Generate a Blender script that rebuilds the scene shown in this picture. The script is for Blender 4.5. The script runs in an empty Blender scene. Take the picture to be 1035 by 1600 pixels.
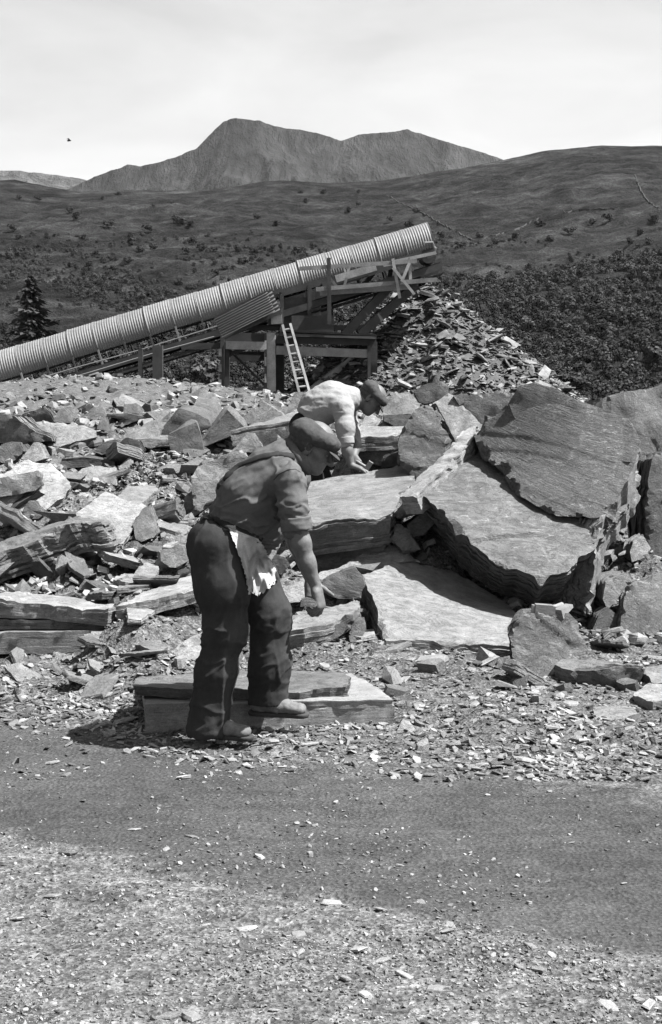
import bpy, bmesh, math, random, time
import numpy as np
from mathutils import Vector, Matrix
from mathutils.bvhtree import BVHTree

SC = bpy.context.scene
COL = SC.collection
RND = random.Random(7)
NPR = np.random.RandomState(7)

# ------------------------------------------------------------------ camera, world, sun, exposure
EYE = 1.67                      # metres above the track
F = 2222.0                      # focal length in photograph pixels (50 mm on a 36 mm tall frame)
PITCH = math.atan(200.0 / F)
cam_data = bpy.data.cameras.new("camera")
cam = bpy.data.objects.new("camera", cam_data)
COL.objects.link(cam)
cam.location = (0, 0, EYE)
cam.rotation_euler = (math.pi / 2 - PITCH, 0, 0)
cam_data.sensor_fit = 'VERTICAL'
cam_data.sensor_height = 36.0
cam_data.sensor_width = 24.0
cam_data.lens = 50.0
cam_data.clip_start = 0.1
cam_data.clip_end = 30000
SC.camera = cam

SUN_EL = math.radians(58)
SUN_AZ = math.radians(101)      # clockwise from +Y: from the right, a little towards the camera
TO_SUN = Vector((math.sin(SUN_AZ) * math.cos(SUN_EL), math.cos(SUN_AZ) * math.cos(SUN_EL), math.sin(SUN_EL)))
world = bpy.data.worlds.new("World")
SC.world = world
world.use_nodes = True
wt = world.node_tree
wt.nodes.clear()
w_out = wt.nodes.new("ShaderNodeOutputWorld")
w_bg = wt.nodes.new("ShaderNodeBackground")
w_sky = wt.nodes.new("ShaderNodeTexSky")
w_sky.sky_type = 'NISHITA'
w_sky.sun_disc = False
w_sky.sun_elevation = SUN_EL
w_sky.sun_rotation = SUN_AZ
w_sky.air_density = 1.0
w_sky.dust_density = 1.6
w_bw = wt.nodes.new("ShaderNodeRGBToBW")
w_tc = wt.nodes.new("ShaderNodeTexCoord")
w_map = wt.nodes.new("ShaderNodeMapping")
w_map.inputs['Scale'].default_value = (1.0, 1.0, 3.2)
w_n1 = wt.nodes.new("ShaderNodeTexNoise")
w_n1.inputs['Scale'].default_value = 5.0
w_n1.inputs['Detail'].default_value = 7
w_n1.inputs['Roughness'].default_value = 0.55
w_n1.inputs['Distortion'].default_value = 0.4
w_r1 = wt.nodes.new("ShaderNodeMapRange")
w_r1.inputs['From Min'].default_value = 0.38
w_r1.inputs['From Max'].default_value = 0.68
w_r1.inputs['To Min'].default_value = 1.08
w_r1.inputs['To Max'].default_value = 1.3
w_mul = wt.nodes.new("ShaderNodeMath"); w_mul.operation = 'MULTIPLY'
w_bg.inputs['Strength'].default_value = 0.060
wt.links.new(w_sky.outputs[0], w_bw.inputs[0])
wt.links.new(w_tc.outputs['Generated'], w_map.inputs[0])
wt.links.new(w_map.outputs[0], w_n1.inputs['Vector'])
wt.links.new(w_n1.outputs['Fac'], w_r1.inputs[0])
wt.links.new(w_bw.outputs[0], w_mul.inputs[0])
wt.links.new(w_r1.outputs[0], w_mul.inputs[1])
wt.links.new(w_mul.outputs[0], w_bg.inputs['Color'])
wt.links.new(w_bg.outputs[0], w_out.inputs[0])

sun_data = bpy.data.lights.new("sun", 'SUN')
sun_data.energy = 5.0
sun_data.angle = math.radians(0.55)
sun = bpy.data.objects.new("sun", sun_data)
COL.objects.link(sun)
sun.rotation_euler = TO_SUN.to_track_quat('Z', 'Y').to_euler()
sun.location = (30, -5, 60)

SC.view_settings.view_transform = 'Standard'
SC.view_settings.look = 'None'
SC.view_settings.exposure = 1.82
SC.view_settings.gamma = 1.0
SC.view_settings.use_curve_mapping = False
SC.render.engine = 'CYCLES'
SC.cycles.max_bounces = 4
SC.cycles.diffuse_bounces = 1

# ------------------------------------------------------------------ helpers
_c, _s = math.cos(PITCH), math.sin(PITCH)

def P(px, py, d):
    """The world point at distance d that the photograph shows at pixel (px, py)."""
    u, v = (px - 517.5) / F, (800.0 - py) / F
    dy = _c + v * _s
    t = d / dy
    return Vector((u * t, d, EYE + (v * _c - _s) * t))

def proj(x, y, z):
    """World to photograph pixels (numpy)."""
    zz = z - EYE
    fw = y * _c - zz * _s
    up = y * _s + zz * _c
    fw = np.where(np.abs(fw) < 1e-6, 1e-6, fw)
    return 517.5 + F * x / fw, 800.0 - F * up / fw

def _hash(ix, iy, iz, seed):
    h = (ix.astype(np.int64) * 374761393 + iy.astype(np.int64) * 668265263 + iz.astype(np.int64) * 2147483647 + seed * 1274126177) & 0xFFFFFFFF
    h = ((h ^ (h >> 13)) * 1274126177) & 0xFFFFFFFF
    h = ((h ^ (h >> 16)) * 2246822519) & 0xFFFFFFFF
    return (h ^ (h >> 15)).astype(np.float64) / 4294967295.0

def vnoise(p, seed=0):
    """Value noise in -1..1 at points p (N,3)."""
    p = np.asarray(p, dtype=np.float64)
    i = np.floor(p).astype(np.int64)
    f = p - i
    w = f * f * f * (f * (f * 6 - 15) + 10)
    out = 0
    for dx in (0, 1):
        wx = w[:, 0] if dx else 1 - w[:, 0]
        for dy in (0, 1):
            wy = w[:, 1] if dy else 1 - w[:, 1]
            for dz in (0, 1):
                wz = w[:, 2] if dz else 1 - w[:, 2]
                out = out + wx * wy * wz * _hash(i[:, 0] + dx, i[:, 1] + dy, i[:, 2] + dz, seed)
    return out * 2 - 1

def fbm(p, octaves=4, seed=0, gain=0.5):
    p = np.asarray(p, dtype=np.float64)
    a, s, n = 1.0, 0.0, 0.0
    for k in range(octaves):
        s = s + a * vnoise(p * (2.03 ** k) + 17.3 * k, seed + k)
        n += a
        a *= gain
    return s / n

def xyz(x, y, z=0.0):
    x = np.asarray(x, float).ravel(); y = np.asarray(y, float).ravel()
    return np.stack([x, y, np.broadcast_to(np.asarray(z, float).ravel(), x.shape) if np.ndim(z) else np.full(x.shape, z)], 1)

def link(name, mesh, mat=None, parent=None):
    o = bpy.data.objects.new(name, mesh)
    COL.objects.link(o)
    if mat and not mesh.materials:
        mesh.materials.append(mat)
    if parent:
        o.parent = parent
    return o

def mesh_np(name, v, faces=None, tris=None, quads=None, smooth=False):
    """A mesh from numpy vertices and equal sized faces."""
    me = bpy.data.meshes.new(name)
    v = np.asarray(v, np.float32)
    if faces is not None:
        me.from_pydata(v.tolist(), [], faces)
    else:
        fs = np.asarray(tris if tris is not None else quads, np.int32)
        k = fs.shape[1]
        me.vertices.add(len(v)); me.vertices.foreach_set("co", v.ravel())
        me.loops.add(fs.size); me.loops.foreach_set("vertex_index", fs.ravel())
        me.polygons.add(len(fs))
        me.polygons.foreach_set("loop_start", np.arange(len(fs), dtype=np.int32) * k)
        me.update(calc_edges=True)
        me.validate()
    me.polygons.foreach_set("use_smooth", np.full(len(me.polygons), smooth))
    me.update()
    return me

def tag(o, label=None, cat=None, group=None, kind=None):
    if label: o['label'] = label
    if cat: o['category'] = cat
    if group: o['group'] = group
    if kind or cat: o['kind'] = kind or 'thing'
    return o

def empty(name, loc, label=None, cat=None, group=None):
    o = bpy.data.objects.new(name, None)
    COL.objects.link(o)
    o.location = loc
    o.empty_display_size = 0.2
    return tag(o, label, cat, group)

def part(name, mesh, mat, parent):
    """A child whose mesh is given in world coordinates."""
    o = link(name, mesh, mat)
    o.parent = parent
    o.matrix_parent_inverse = Matrix.Translation(-parent.location) if parent.parent is None else Matrix()
    return o

class MB:
    """Collects boxes, bars and tubes into one mesh."""
    def __init__(self):
        self.v, self.f = [], []
    def add(self, v, f):
        n = len(self.v)
        self.v += [tuple(q) for q in v]
        self.f += [tuple(i + n for i in g) for g in f]
        return self
    def bar(self, a, b, w, h, up=(0, 0, 1), jit=0.0):
        """A square bar from a to b, w wide and h tall."""
        a, b = Vector(a), Vector(b)
        d = (b - a).normalized()
        up = Vector(up)
        if abs(d.dot(up)) > 0.97: up = Vector((0, 1, 0))
        s = d.cross(up).normalized()
        u = s.cross(d).normalized()
        q = []
        for c in (a, b):
            for i, j in ((-1, -1), (1, -1), (1, 1), (-1, 1)):
                k = 1 + (RND.uniform(-jit, jit) if jit else 0)
                q.append(c + s * i * w * .5 * k + u * j * h * .5 * k)
        return self.add(q, [(3, 2, 1, 0), (4, 5, 6, 7), (0, 1, 5, 4), (1, 2, 6, 5), (2, 3, 7, 6), (3, 0, 4, 7)])
    def tube(self, pts, r, n=8):
        pts = [Vector(p) for p in pts]
        rings, m = [], len(pts)
        for i, p in enumerate(pts):
            d = (pts[min(i + 1, m - 1)] - pts[max(i - 1, 0)]).normalized()
            up = Vector((0, 0, 1)) if abs(d.z) < .95 else Vector((0, 1, 0))
            s = d.cross(up).normalized(); u = s.cross(d)
            rr = r[i] if isinstance(r, (list, tuple)) else r
            rings.append([p + (s * math.cos(2 * math.pi * k / n) + u * math.sin(2 * math.pi * k / n)) * rr for k in range(n)])
        v = [q for g in rings for q in g]
        f = [(i * n + k, i * n + (k + 1) % n, (i + 1) * n + (k + 1) % n, (i + 1) * n + k) for i in range(m - 1) for k in range(n)]
        f += [tuple(range(n - 1, -1, -1)), tuple((m - 1) * n + k for k in range(n))]
        return self.add(v, f)
    def mesh(self, name, smooth=False):
        return mesh_np(name, self.v, faces=self.f, smooth=smooth)

# ------------------------------------------------------------------ materials (all grey: the photograph is black and white)
def G(v):
    return (v, v, v, 1.0)

class NT:
    def __init__(self, name, rough=0.9, spec=0.2):
        self.m = bpy.data.materials.new(name)
        self.m.use_nodes = True
        self.t = self.m.node_tree
        self.b = self.t.nodes["Principled BSDF"]
        self.b.inputs['Roughness'].default_value = rough
        self.b.inputs['Specular IOR Level'].default_value = spec
    def n(self, kind, **kw):
        nd = self.t.nodes.new(kind)
        for k, v in kw.items():
            if k in nd.inputs: nd.inputs[k].default_value = v
            else: setattr(nd, k, v)
        return nd
    def l(self, a, b):
        self.t.links.new(a, b)
    def coord(self, scale=(1, 1, 1), kind='Object', rot=(0, 0, 0)):
        tc = self.n("ShaderNodeTexCoord")
        mp = self.n("ShaderNodeMapping")
        mp.inputs['Scale'].default_value = scale
        mp.inputs['Rotation'].default_value = rot
        self.l(tc.outputs[kind], mp.inputs[0])
        return mp.outputs[0]
    def noise(self, vec, scale, detail=6, rough=0.6, dist=0.0):
        nd = self.n("ShaderNodeTexNoise", Scale=scale, Detail=detail, Roughness=rough, Distortion=dist)
        self.l(vec, nd.inputs['Vector'])
        return nd.outputs['Fac']
    def rng(self, src, a, b, c, d):
        nd = self.n("ShaderNodeMapRange")
        for k, v in zip(('From Min', 'From Max', 'To Min', 'To Max'), (a, b, c, d)): nd.inputs[k].default_value = v
        self.l(src, nd.inputs[0])
        return nd.outputs[0]
    def math(self, op, a, b=None):
        nd = self.n("ShaderNodeMath", operation=op)
        for i, x in enumerate((a, b)):
            if x is None: continue
            if isinstance(x, (int, float)): nd.inputs[i].default_value = x
            else: self.l(x, nd.inputs[i])
        return nd.outputs[0]
    def mix(self, f, a, b):
        """Scalar mix."""
        nd = self.n("ShaderNodeMix")
        nd.data_type = 'FLOAT'
        for i, x in ((0, f), (2, a), (3, b)):
            if isinstance(x, (int, float)): nd.inputs[i].default_value = x
            else: self.l(x, nd.inputs[i])
        return nd.outputs[0]
    def color(self, val):
        self.l(val, self.b.inputs['Base Color'])
    def bump(self, h, strength=0.5, dist=0.02):
        nd = self.n("ShaderNodeBump", Strength=strength, Distance=dist)
        self.l(h, nd.inputs['Height'])
        self.l(nd.outputs[0], self.b.inputs['Normal'])

def slate(name, lo=0.10, hi=0.22, veins=0.0, rand=0.35, scuff=0.5, island=False, bump=0.6, fine=1.0):
    m = NT(name, 0.75, 0.25)
    v = m.coord()
    vs = m.coord((2.2, 2.2, 26))
    big = m.noise(v, 2.2, 6, .6, .5)
    mid = m.noise(v, 14, 6, .65)
    gr = m.noise(v, 120 * fine, 3, .7)
    st = m.noise(vs, 3.0, 5, .6, .6)
    c = m.rng(big, .3, .7, lo, hi)
    c = m.math('MULTIPLY', c, m.rng(mid, .3, .7, .78, 1.2))
    c = m.math('MULTIPLY', c, m.rng(gr, .25, .75, .72, 1.28))
    c = m.math('MULTIPLY', c, m.rng(st, .3, .7, .86, 1.12))
    # chalky scuffs where blocks have been dragged against each other
    sc = m.noise(m.coord((3, 9, 6), rot=(.4, .9, .5)), 2.4, 7, .7, 1.5)
    c = m.math('MULTIPLY', c, m.rng(sc, .58, .72, 1.0, 1.0 + scuff))
    # dark cracks and peeled edges
    ck = m.noise(m.coord((2.2, 5, 5), rot=(.2, .1, 1.1)), 1.3, 8, .72, 1.8)
    ck = m.math('ABSOLUTE', m.math('SUBTRACT', ck, .5))
    c = m.math('MULTIPLY', c, m.rng(ck, .0, .012, .55, 1.0))
    if veins > 0:
        for k, (sca, rot) in enumerate(((1.6, (.3, .2, .9)), (3.1, (1.1, .5, .1)))):
            vv = m.coord((1, 1, 1), rot=rot)
            w = m.n("ShaderNodeTexNoise", Scale=1.4, Detail=3.0)
            m.l(vv, w.inputs['Vector'])
            ad = m.n("ShaderNodeMixRGB", blend_type='ADD'); ad.inputs[0].default_value = .7
            m.l(vv, ad.inputs[1]); m.l(w.outputs['Color'], ad.inputs[2])
            vo = m.n("ShaderNodeTexVoronoi", feature='DISTANCE_TO_EDGE', Scale=sca)
            m.l(ad.outputs[0], vo.inputs['Vector'])
            line = m.rng(vo.outputs['Distance'], 0.0, .022, 1.0, 0.0)
            msk = m.rng(m.noise(vv, 2.3, 5, .7), .46, .68, 0.0, 1.0)
            c = m.mix(m.math('MULTIPLY', m.math('MULTIPLY', line, msk), veins), c, .5)
    rn = m.n("ShaderNodeNewGeometry").outputs['Random Per Island'] if island else m.n("ShaderNodeObjectInfo").outputs['Random']
    c = m.math('MULTIPLY', c, m.rng(rn, 0, 1, 1 - rand, 1 + rand))
    m.color(c)
    if bump:
        rg = m.math('ABSOLUTE', m.math('SUBTRACT', m.noise(m.coord((1, 1, 3)), 6, 7, .68, .8), .5))
        h = m.math('ADD', m.math('MULTIPLY', mid, .7), m.math('ADD', m.math('MULTIPLY', gr, .25), m.math('MULTIPLY', st, .7)))
        h = m.math('ADD', h, m.math('MULTIPLY', rg, 1.2))
        h = m.math('ADD', h, m.math('MULTIPLY', m.rng(ck, 0, .02, 0, 1), .3))
        m.bump(h, bump, .03)
    return m.m

def plain(name, lo, hi, scale=(8, 8, 8), rough=.85, spec=.2, detail=6, bump=0.3, fine=60, rand=0.0, bdist=.01, kind='Object'):
    m = NT(name, rough, spec)
    v = m.coord(scale, kind)
    a = m.noise(v, 1.0, detail, .65, .3)
    b = m.noise(m.coord(kind=kind), fine, 3, .7)
    c = m.math('MULTIPLY', m.rng(a, .3, .7, lo, hi), m.rng(b, .25, .75, .8, 1.2))
    if rand:
        c = m.math('MULTIPLY', c, m.rng(m.n("ShaderNodeObjectInfo").outputs['Random'], 0, 1, 1 - rand, 1 + rand))
    m.color(c)
    if bump:
        m.bump(m.math('ADD', a, m.math('MULTIPLY', b, .5)), bump, bdist)
    return m.m

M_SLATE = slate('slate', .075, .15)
M_PALE = slate('dusty_sunlit_slate', .105, .185)  # dusty slate; its pale tone also paints sunlight on the boulder's end
M_MID = slate('mid_slate', .085, .145)  # mid grey slate tone for the wide tilted slab
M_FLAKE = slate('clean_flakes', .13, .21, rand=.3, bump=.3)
M_DARK = slate('dark_shaded_slate', .04, .08)  # dark stone; the tone also paints shade onto a few blocks
M_VEIN = slate('veined_slate', .07, .12, veins=.6, scuff=.9)
M_SCUFF = slate('scuffed_slate', .06, .098, veins=.16, scuff=2.0)
M_SAWN = slate('sawn_slate', .12, .17, scuff=.25, bump=.25)
M_CHIP = slate('slate_chips', .07, .165, rand=.75, island=True, bump=0.25)
M_HEAP = slate('slate_waste', .04, .125, rand=.9, island=True, bump=0, fine=.2)
# ------------------------------------------------------------------ the named blocks of slate
# B: a block from the outline of its front face; S: a slab from its top face; every vertex may carry its own depth
ROCKS = []
def B(label, d, out, th=.5, lean=.15, yaw=0.0, mat=None, add=(), cl='f', shrink=.8, ground=True, cat='boulder', name='slate_block', L=None, rough=1.0, sheet=False, sink=0.0):
    pb = max(p[1] for p in out); cx = sum(p[0] for p in out) / len(out); s = F / d
    cy = sum(p[1] for p in out) / len(out)
    fr, pts = [], []
    for p in out:
        dd = d + lean * (pb - p[1]) / s + yaw * (p[0] - cx) / s + (p[2] if len(p) > 2 else 0)
        fr.append(P(p[0], p[1], dd))
    c = sum(fr, Vector()) / len(fr)
    e1 = Vector((1, yaw, 0)); e2 = Vector((0, lean, 1))
    nrm = e1.cross(e2).normalized()
    if nrm.y > 0: nrm = -nrm
    pts = list(fr)
    back = -nrm * th if sheet else Vector((0, th, -.02))
    for q in fr:
        pts.append(c + (q - c) * shrink + back)
    for p in add:
        dd = d + lean * (pb - p[1]) / s + yaw * (p[0] - cx) / s + p[2]
        pts.append(P(p[0], p[1], dd))
    if sink:
        lo = sorted(pts, key=lambda q: q.z)[:4]
        pts += [q - Vector((0, -.03, sink)) for q in lo]
    n = nrm if cl == 'f' else Vector(cl).normalized()
    ROCKS.append(dict(label=label, pts=pts, n=n, mat=mat, ground=ground, cat=cat, name=name, L=L, rough=rough, front=fr, sheet=sheet, d=d, fn=nrm, ext=back, shrink=shrink, hull=bool(add) or cl != 'f'))
def S(label, top, th, mat=None, ground=True, cat='slab', name='slate_slab', L=None, rough=1.0, nrm=None, inset=0.03, under=False):
    t = [P(*p) for p in top]
    c = sum(t, Vector()) / len(t)
    n = Vector()
    for i in range(len(t)):
        a, b = t[i] - c, t[(i + 1) % len(t)] - c
        n += a.cross(b)
    n.normalize()
    if n.z < 0: n = -n
    off = -n * th if nrm is None else Vector(nrm) * th
    pts = t + [c + (q - c) * (1 - inset) + off for q in t]
    ROCKS.append(dict(label=label, pts=pts, n=n, mat=mat, ground=ground, cat=cat, name=name, L=L, rough=rough, front=t, sheet=under, d=c.y, fn=n, ext=off, shrink=1 - inset, hull=False))

def rocks_data():
    # --- right hand side
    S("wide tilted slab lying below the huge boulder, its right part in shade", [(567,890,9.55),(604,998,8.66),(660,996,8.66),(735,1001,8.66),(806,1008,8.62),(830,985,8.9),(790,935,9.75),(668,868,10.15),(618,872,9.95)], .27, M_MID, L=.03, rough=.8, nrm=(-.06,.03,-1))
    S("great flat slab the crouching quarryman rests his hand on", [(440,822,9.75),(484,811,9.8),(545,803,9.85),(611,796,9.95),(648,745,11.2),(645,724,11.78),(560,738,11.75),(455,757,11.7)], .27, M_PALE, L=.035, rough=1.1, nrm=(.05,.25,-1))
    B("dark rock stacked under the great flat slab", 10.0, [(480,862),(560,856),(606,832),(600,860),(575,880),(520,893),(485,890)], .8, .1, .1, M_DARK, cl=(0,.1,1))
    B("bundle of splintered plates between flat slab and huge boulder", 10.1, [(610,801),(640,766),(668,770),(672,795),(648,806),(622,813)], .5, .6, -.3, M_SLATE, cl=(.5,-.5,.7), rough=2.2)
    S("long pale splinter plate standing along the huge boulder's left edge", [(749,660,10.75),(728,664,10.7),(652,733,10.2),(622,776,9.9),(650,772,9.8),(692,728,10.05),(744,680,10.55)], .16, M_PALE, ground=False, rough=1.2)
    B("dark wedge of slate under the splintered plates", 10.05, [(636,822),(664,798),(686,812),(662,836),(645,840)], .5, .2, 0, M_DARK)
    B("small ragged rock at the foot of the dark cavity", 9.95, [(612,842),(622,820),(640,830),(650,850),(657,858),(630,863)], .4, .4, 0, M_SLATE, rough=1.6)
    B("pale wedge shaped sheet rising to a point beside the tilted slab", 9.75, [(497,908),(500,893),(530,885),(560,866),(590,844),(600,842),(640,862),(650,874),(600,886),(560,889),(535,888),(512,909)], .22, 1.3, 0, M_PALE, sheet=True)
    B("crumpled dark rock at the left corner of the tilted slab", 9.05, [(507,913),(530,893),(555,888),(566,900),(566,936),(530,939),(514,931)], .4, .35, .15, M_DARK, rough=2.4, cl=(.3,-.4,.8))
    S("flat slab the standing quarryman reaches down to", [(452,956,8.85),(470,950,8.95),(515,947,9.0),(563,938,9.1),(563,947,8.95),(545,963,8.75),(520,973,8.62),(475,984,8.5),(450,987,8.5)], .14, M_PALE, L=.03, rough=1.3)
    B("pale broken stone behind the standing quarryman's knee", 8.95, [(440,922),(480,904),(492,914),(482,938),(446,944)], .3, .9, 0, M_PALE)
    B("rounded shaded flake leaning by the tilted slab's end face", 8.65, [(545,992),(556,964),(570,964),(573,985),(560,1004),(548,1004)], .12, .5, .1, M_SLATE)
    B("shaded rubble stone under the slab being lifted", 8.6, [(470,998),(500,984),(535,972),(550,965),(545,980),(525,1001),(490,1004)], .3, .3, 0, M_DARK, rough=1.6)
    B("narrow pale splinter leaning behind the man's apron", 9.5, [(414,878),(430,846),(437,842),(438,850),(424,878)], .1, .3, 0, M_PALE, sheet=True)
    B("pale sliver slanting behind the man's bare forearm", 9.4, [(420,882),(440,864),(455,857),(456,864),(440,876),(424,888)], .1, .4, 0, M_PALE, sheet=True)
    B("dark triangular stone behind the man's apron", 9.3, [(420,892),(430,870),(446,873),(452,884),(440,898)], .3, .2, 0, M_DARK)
    B("upright scarred rock with white scratches beside the great flat slab", 11.4, [(622,724),(622,690),(630,670),(648,641),(668,631),(677,635),(690,664),(708,688),(700,712),(680,735),(650,752)], .45, .25, .1, M_VEIN, L=.03)
    B("smooth triangular slab leaning behind the scarred rock", 12.6, [(680,627),(700,613),(712,617),(752,663),(745,690),(712,690),(690,645)], .3, .5, .1, M_SLATE)
    B("dark hexagonal block behind the scarred rock", 13.2, [(646,612),(660,602),(692,595),(702,604),(702,613),(690,624),(665,632),(655,628)], .5, .1, 0, M_DARK)
    B("long block with bright top edge behind the huge boulder", 12.8, [(708,618),(800,614),(812,640),(786,650),(748,672),(735,660)], .6, -.1, .1, M_SLATE)
    B("broad pale slab leaning behind the crouching man's cap", 14.0, [(585,645),(598,625),(612,615),(640,612),(656,628),(658,650),(600,652)], .3, .7, 0, M_SLATE)
    B("short thick slab at the top of the ledges by the crouching man", 12.9, [(600,658),(600,650),(648,648),(646,668),(620,668)], .7, .05, 0, M_SLATE)
    S("flat ledge slab in front of the crouching man's face", [(558,681,12.3),(632,677,12.4),(640,662,13.0),(600,657,13.1),(560,668,12.9)], .14, M_SLATE)
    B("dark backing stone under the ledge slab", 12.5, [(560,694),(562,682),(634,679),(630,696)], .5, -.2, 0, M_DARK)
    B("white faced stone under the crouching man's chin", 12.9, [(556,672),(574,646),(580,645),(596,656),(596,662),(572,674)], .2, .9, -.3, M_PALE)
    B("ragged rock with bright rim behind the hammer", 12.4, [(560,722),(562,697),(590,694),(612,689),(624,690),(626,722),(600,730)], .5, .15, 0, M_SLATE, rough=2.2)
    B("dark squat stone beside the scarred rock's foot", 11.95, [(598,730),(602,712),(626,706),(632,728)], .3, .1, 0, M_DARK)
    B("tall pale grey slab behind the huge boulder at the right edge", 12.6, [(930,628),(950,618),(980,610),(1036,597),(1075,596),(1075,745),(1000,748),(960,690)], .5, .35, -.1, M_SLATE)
    B("dark shaded block standing at the right edge", 10.5, [(1008,800),(1012,745),(1018,716),(1033,704),(1080,700),(1080,885),(1012,872)], .8, -.05, .5, M_DARK)  # dark colour paints the shade on its visible side
    B("small lit stone wedged beside the dark shaded block", 10.1, [(985,862),(990,846),(1005,834),(1018,856),(1006,872),(988,878)], .3, .5, 0, M_PALE)
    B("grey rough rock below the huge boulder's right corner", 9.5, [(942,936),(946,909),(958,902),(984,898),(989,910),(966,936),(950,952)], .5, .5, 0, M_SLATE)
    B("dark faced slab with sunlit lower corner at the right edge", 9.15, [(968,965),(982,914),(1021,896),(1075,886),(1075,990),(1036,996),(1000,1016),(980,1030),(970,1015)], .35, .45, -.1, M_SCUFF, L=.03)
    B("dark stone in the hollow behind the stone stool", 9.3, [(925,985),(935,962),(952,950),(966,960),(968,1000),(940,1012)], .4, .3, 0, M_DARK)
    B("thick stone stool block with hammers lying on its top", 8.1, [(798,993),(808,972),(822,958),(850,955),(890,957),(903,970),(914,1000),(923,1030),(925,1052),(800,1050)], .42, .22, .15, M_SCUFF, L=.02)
    B("triangular stone leaning against the stone stool", 7.95, [(817,1058),(825,1040),(852,1024),(872,1028),(880,1050),(850,1066),(830,1066)], .14, .6, 0, M_SLATE)
    B("small rounded stone at the stool's left foot", 7.95, [(774,1043),(783,1030),(796,1026),(800,1042),(790,1048)], .12, .3, 0, M_SLATE)
    S("pale flake lying in front of the stone stool", [(827,1086,7.55),(832,1066,7.8),(850,1056,7.95),(880,1060,7.95),(872,1078,7.65),(850,1088,7.5)], .035, M_PALE)
    B("boat shaped dark block lying right of the stone stool", 7.75, [(893,1055),(905,1049),(975,1042),(1012,1046),(1000,1066),(972,1082),(915,1081)], .26, -.15, .1, M_SCUFF, L=.022)
    S("pale pointed slab resting on the boat shaped block", [(866,1040,7.95),(880,1030,8.15),(905,1029,8.2),(990,1036,8.15),(1014,1048,7.95),(975,1041,7.92),(905,1050,7.75),(885,1048,7.78)], .07, M_PALE, ground=False)
    S("flat stone at the right edge below the dark faced slab", [(1003,1044,8.0),(1040,1030,8.3),(1075,1030,8.4),(1075,1062,7.7),(1020,1060,7.7)], .1, M_PALE)
    S("broken flat stone at the right edge beside the boat shaped block", [(988,1084,7.45),(1012,1064,7.75),(1060,1068,7.8),(1075,1092,7.3),(1020,1098,7.25)], .07, M_PALE)
    S("wedge stone lying in the rubble below the boat shaped block", [(926,1106,7.2),(936,1101,7.3),(985,1104,7.3),(1000,1114,7.12),(960,1122,7.02),(934,1118,7.05)], .06, M_PALE)
    B("small triangular stone standing beside the sawn slabs", 6.78, [(612,1158),(616,1150),(630,1122),(640,1126),(650,1139),(640,1150)], .05, .45, .2, M_PALE, L=.015)
    S("flat oval flake lying between the man's boots and the triangular stone", [(470,1164,6.57),(480,1152,6.68),(506,1147,6.76),(527,1151,6.73),(520,1158,6.63),(495,1167,6.54)], .018, M_PALE)
    # --- slabs at the standing man's feet
    S("sawn slab forming the base under the standing man", [(228,1112,6.86),(617,1101,6.98),(548,1050,7.75),(222,1062,7.6)], .125, M_SAWN, L=.03, rough=.14, nrm=(0,0,-1), inset=0, name='sawn_slab')
    S("thin cracked slab layer on the sawn base slab", [(226,1100,6.85),(420,1097,6.91),(616,1092,6.975),(572,1062,7.5),(545,1052,7.68),(224,1070,7.4)], .045, M_SAWN, L=.025, rough=.35, nrm=(0,0,-1), inset=.01, ground=False)
    S("dark edged rough slab on top of the pile under the man", [(209,1066,6.98),(320,1075,6.94),(440,1078,6.95),(545,1070,7.05),(549,1060,7.2),(540,1052,7.4),(380,1048,7.48),(212,1057,7.3)], .065, M_SLATE, L=.022, rough=1.2, nrm=(.02,.04,-1), ground=False)
    # --- left hand side, near
    S("thick topmost slab of the pile at the left edge", [(-60,932,8.78),(75,934,8.78),(88,943,8.75),(170,949,8.72),(183,945,8.8),(178,938,9.0),(110,927,9.3),(0,922,9.4),(-60,922,9.4)], .125, M_PALE, ground=False, L=.028, nrm=(.01,.03,-1))
    S("shaded middle slab of the pile at the left edge", [(-60,966,8.80),(60,965,8.80),(196,966,8.79),(196,956,9.2),(-60,956,9.2)], .075, M_DARK, ground=False, L=.03, nrm=(0,0,-1))  # dark colour paints the shade below the overhanging top slab
    S("long sawn bottom slab of the pile at the left edge", [(-60,988,8.72),(178,985,8.74),(182,978,9.2),(-60,978,9.2)], .14, M_SAWN, L=.035, rough=.2, nrm=(0,0,-1), inset=0, name='sawn_slab')
    S("long slab slanting down behind the standing man's hip", [(182,950,8.75),(232,943,8.8),(266,932,8.85),(330,914,8.98),(330,898,9.7),(300,901,9.6),(262,908,9.45),(225,925,9.2)], .085, M_PALE, L=.03, nrm=(0,.1,-1))
    S("pale flake in front of the long slanting slab", [(200,966,8.4),(198,946,8.85),(215,944,8.9),(244,953,8.75),(222,966,8.45)], .04, M_PALE)
    B("pale squarish block behind the standing man's calf", 7.95, [(258,1034),(270,1016),(290,1002),(316,990),(330,992),(330,1050),(290,1048),(262,1044)], .3, .8, 0, M_PALE)
    S("small dark rimmed flake left of the standing man", [(212,1006,7.95),(224,999,8.1),(250,1001,8.1),(263,1010,7.95),(245,1016,7.85)], .04, M_PALE)
    S("rounded pale slab lying above the slanting slab", [(177,906,9.5),(200,893,9.85),(230,877,10.25),(249,882,10.2),(250,890,10.0),(234,903,9.65),(214,908,9.45),(196,909,9.4)], .1, M_PALE)
    S("thin flake edge under the rounded pale slab", [(183,918,9.25),(236,911,9.35),(243,906,9.6),(190,908,9.6)], .04, M_SLATE)
    B("square grey block left of the standing man's hip", 10.1, [(251,860),(280,852),(300,855),(295,877),(276,887),(266,886),(252,876)], .5, .15, .2, M_SLATE)
    S("pale flat stone on the square grey block", [(252,856,10.2),(258,848,10.5),(298,840,10.8),(312,846,10.7),(298,856,10.2)], .05, M_PALE, ground=False)
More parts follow.
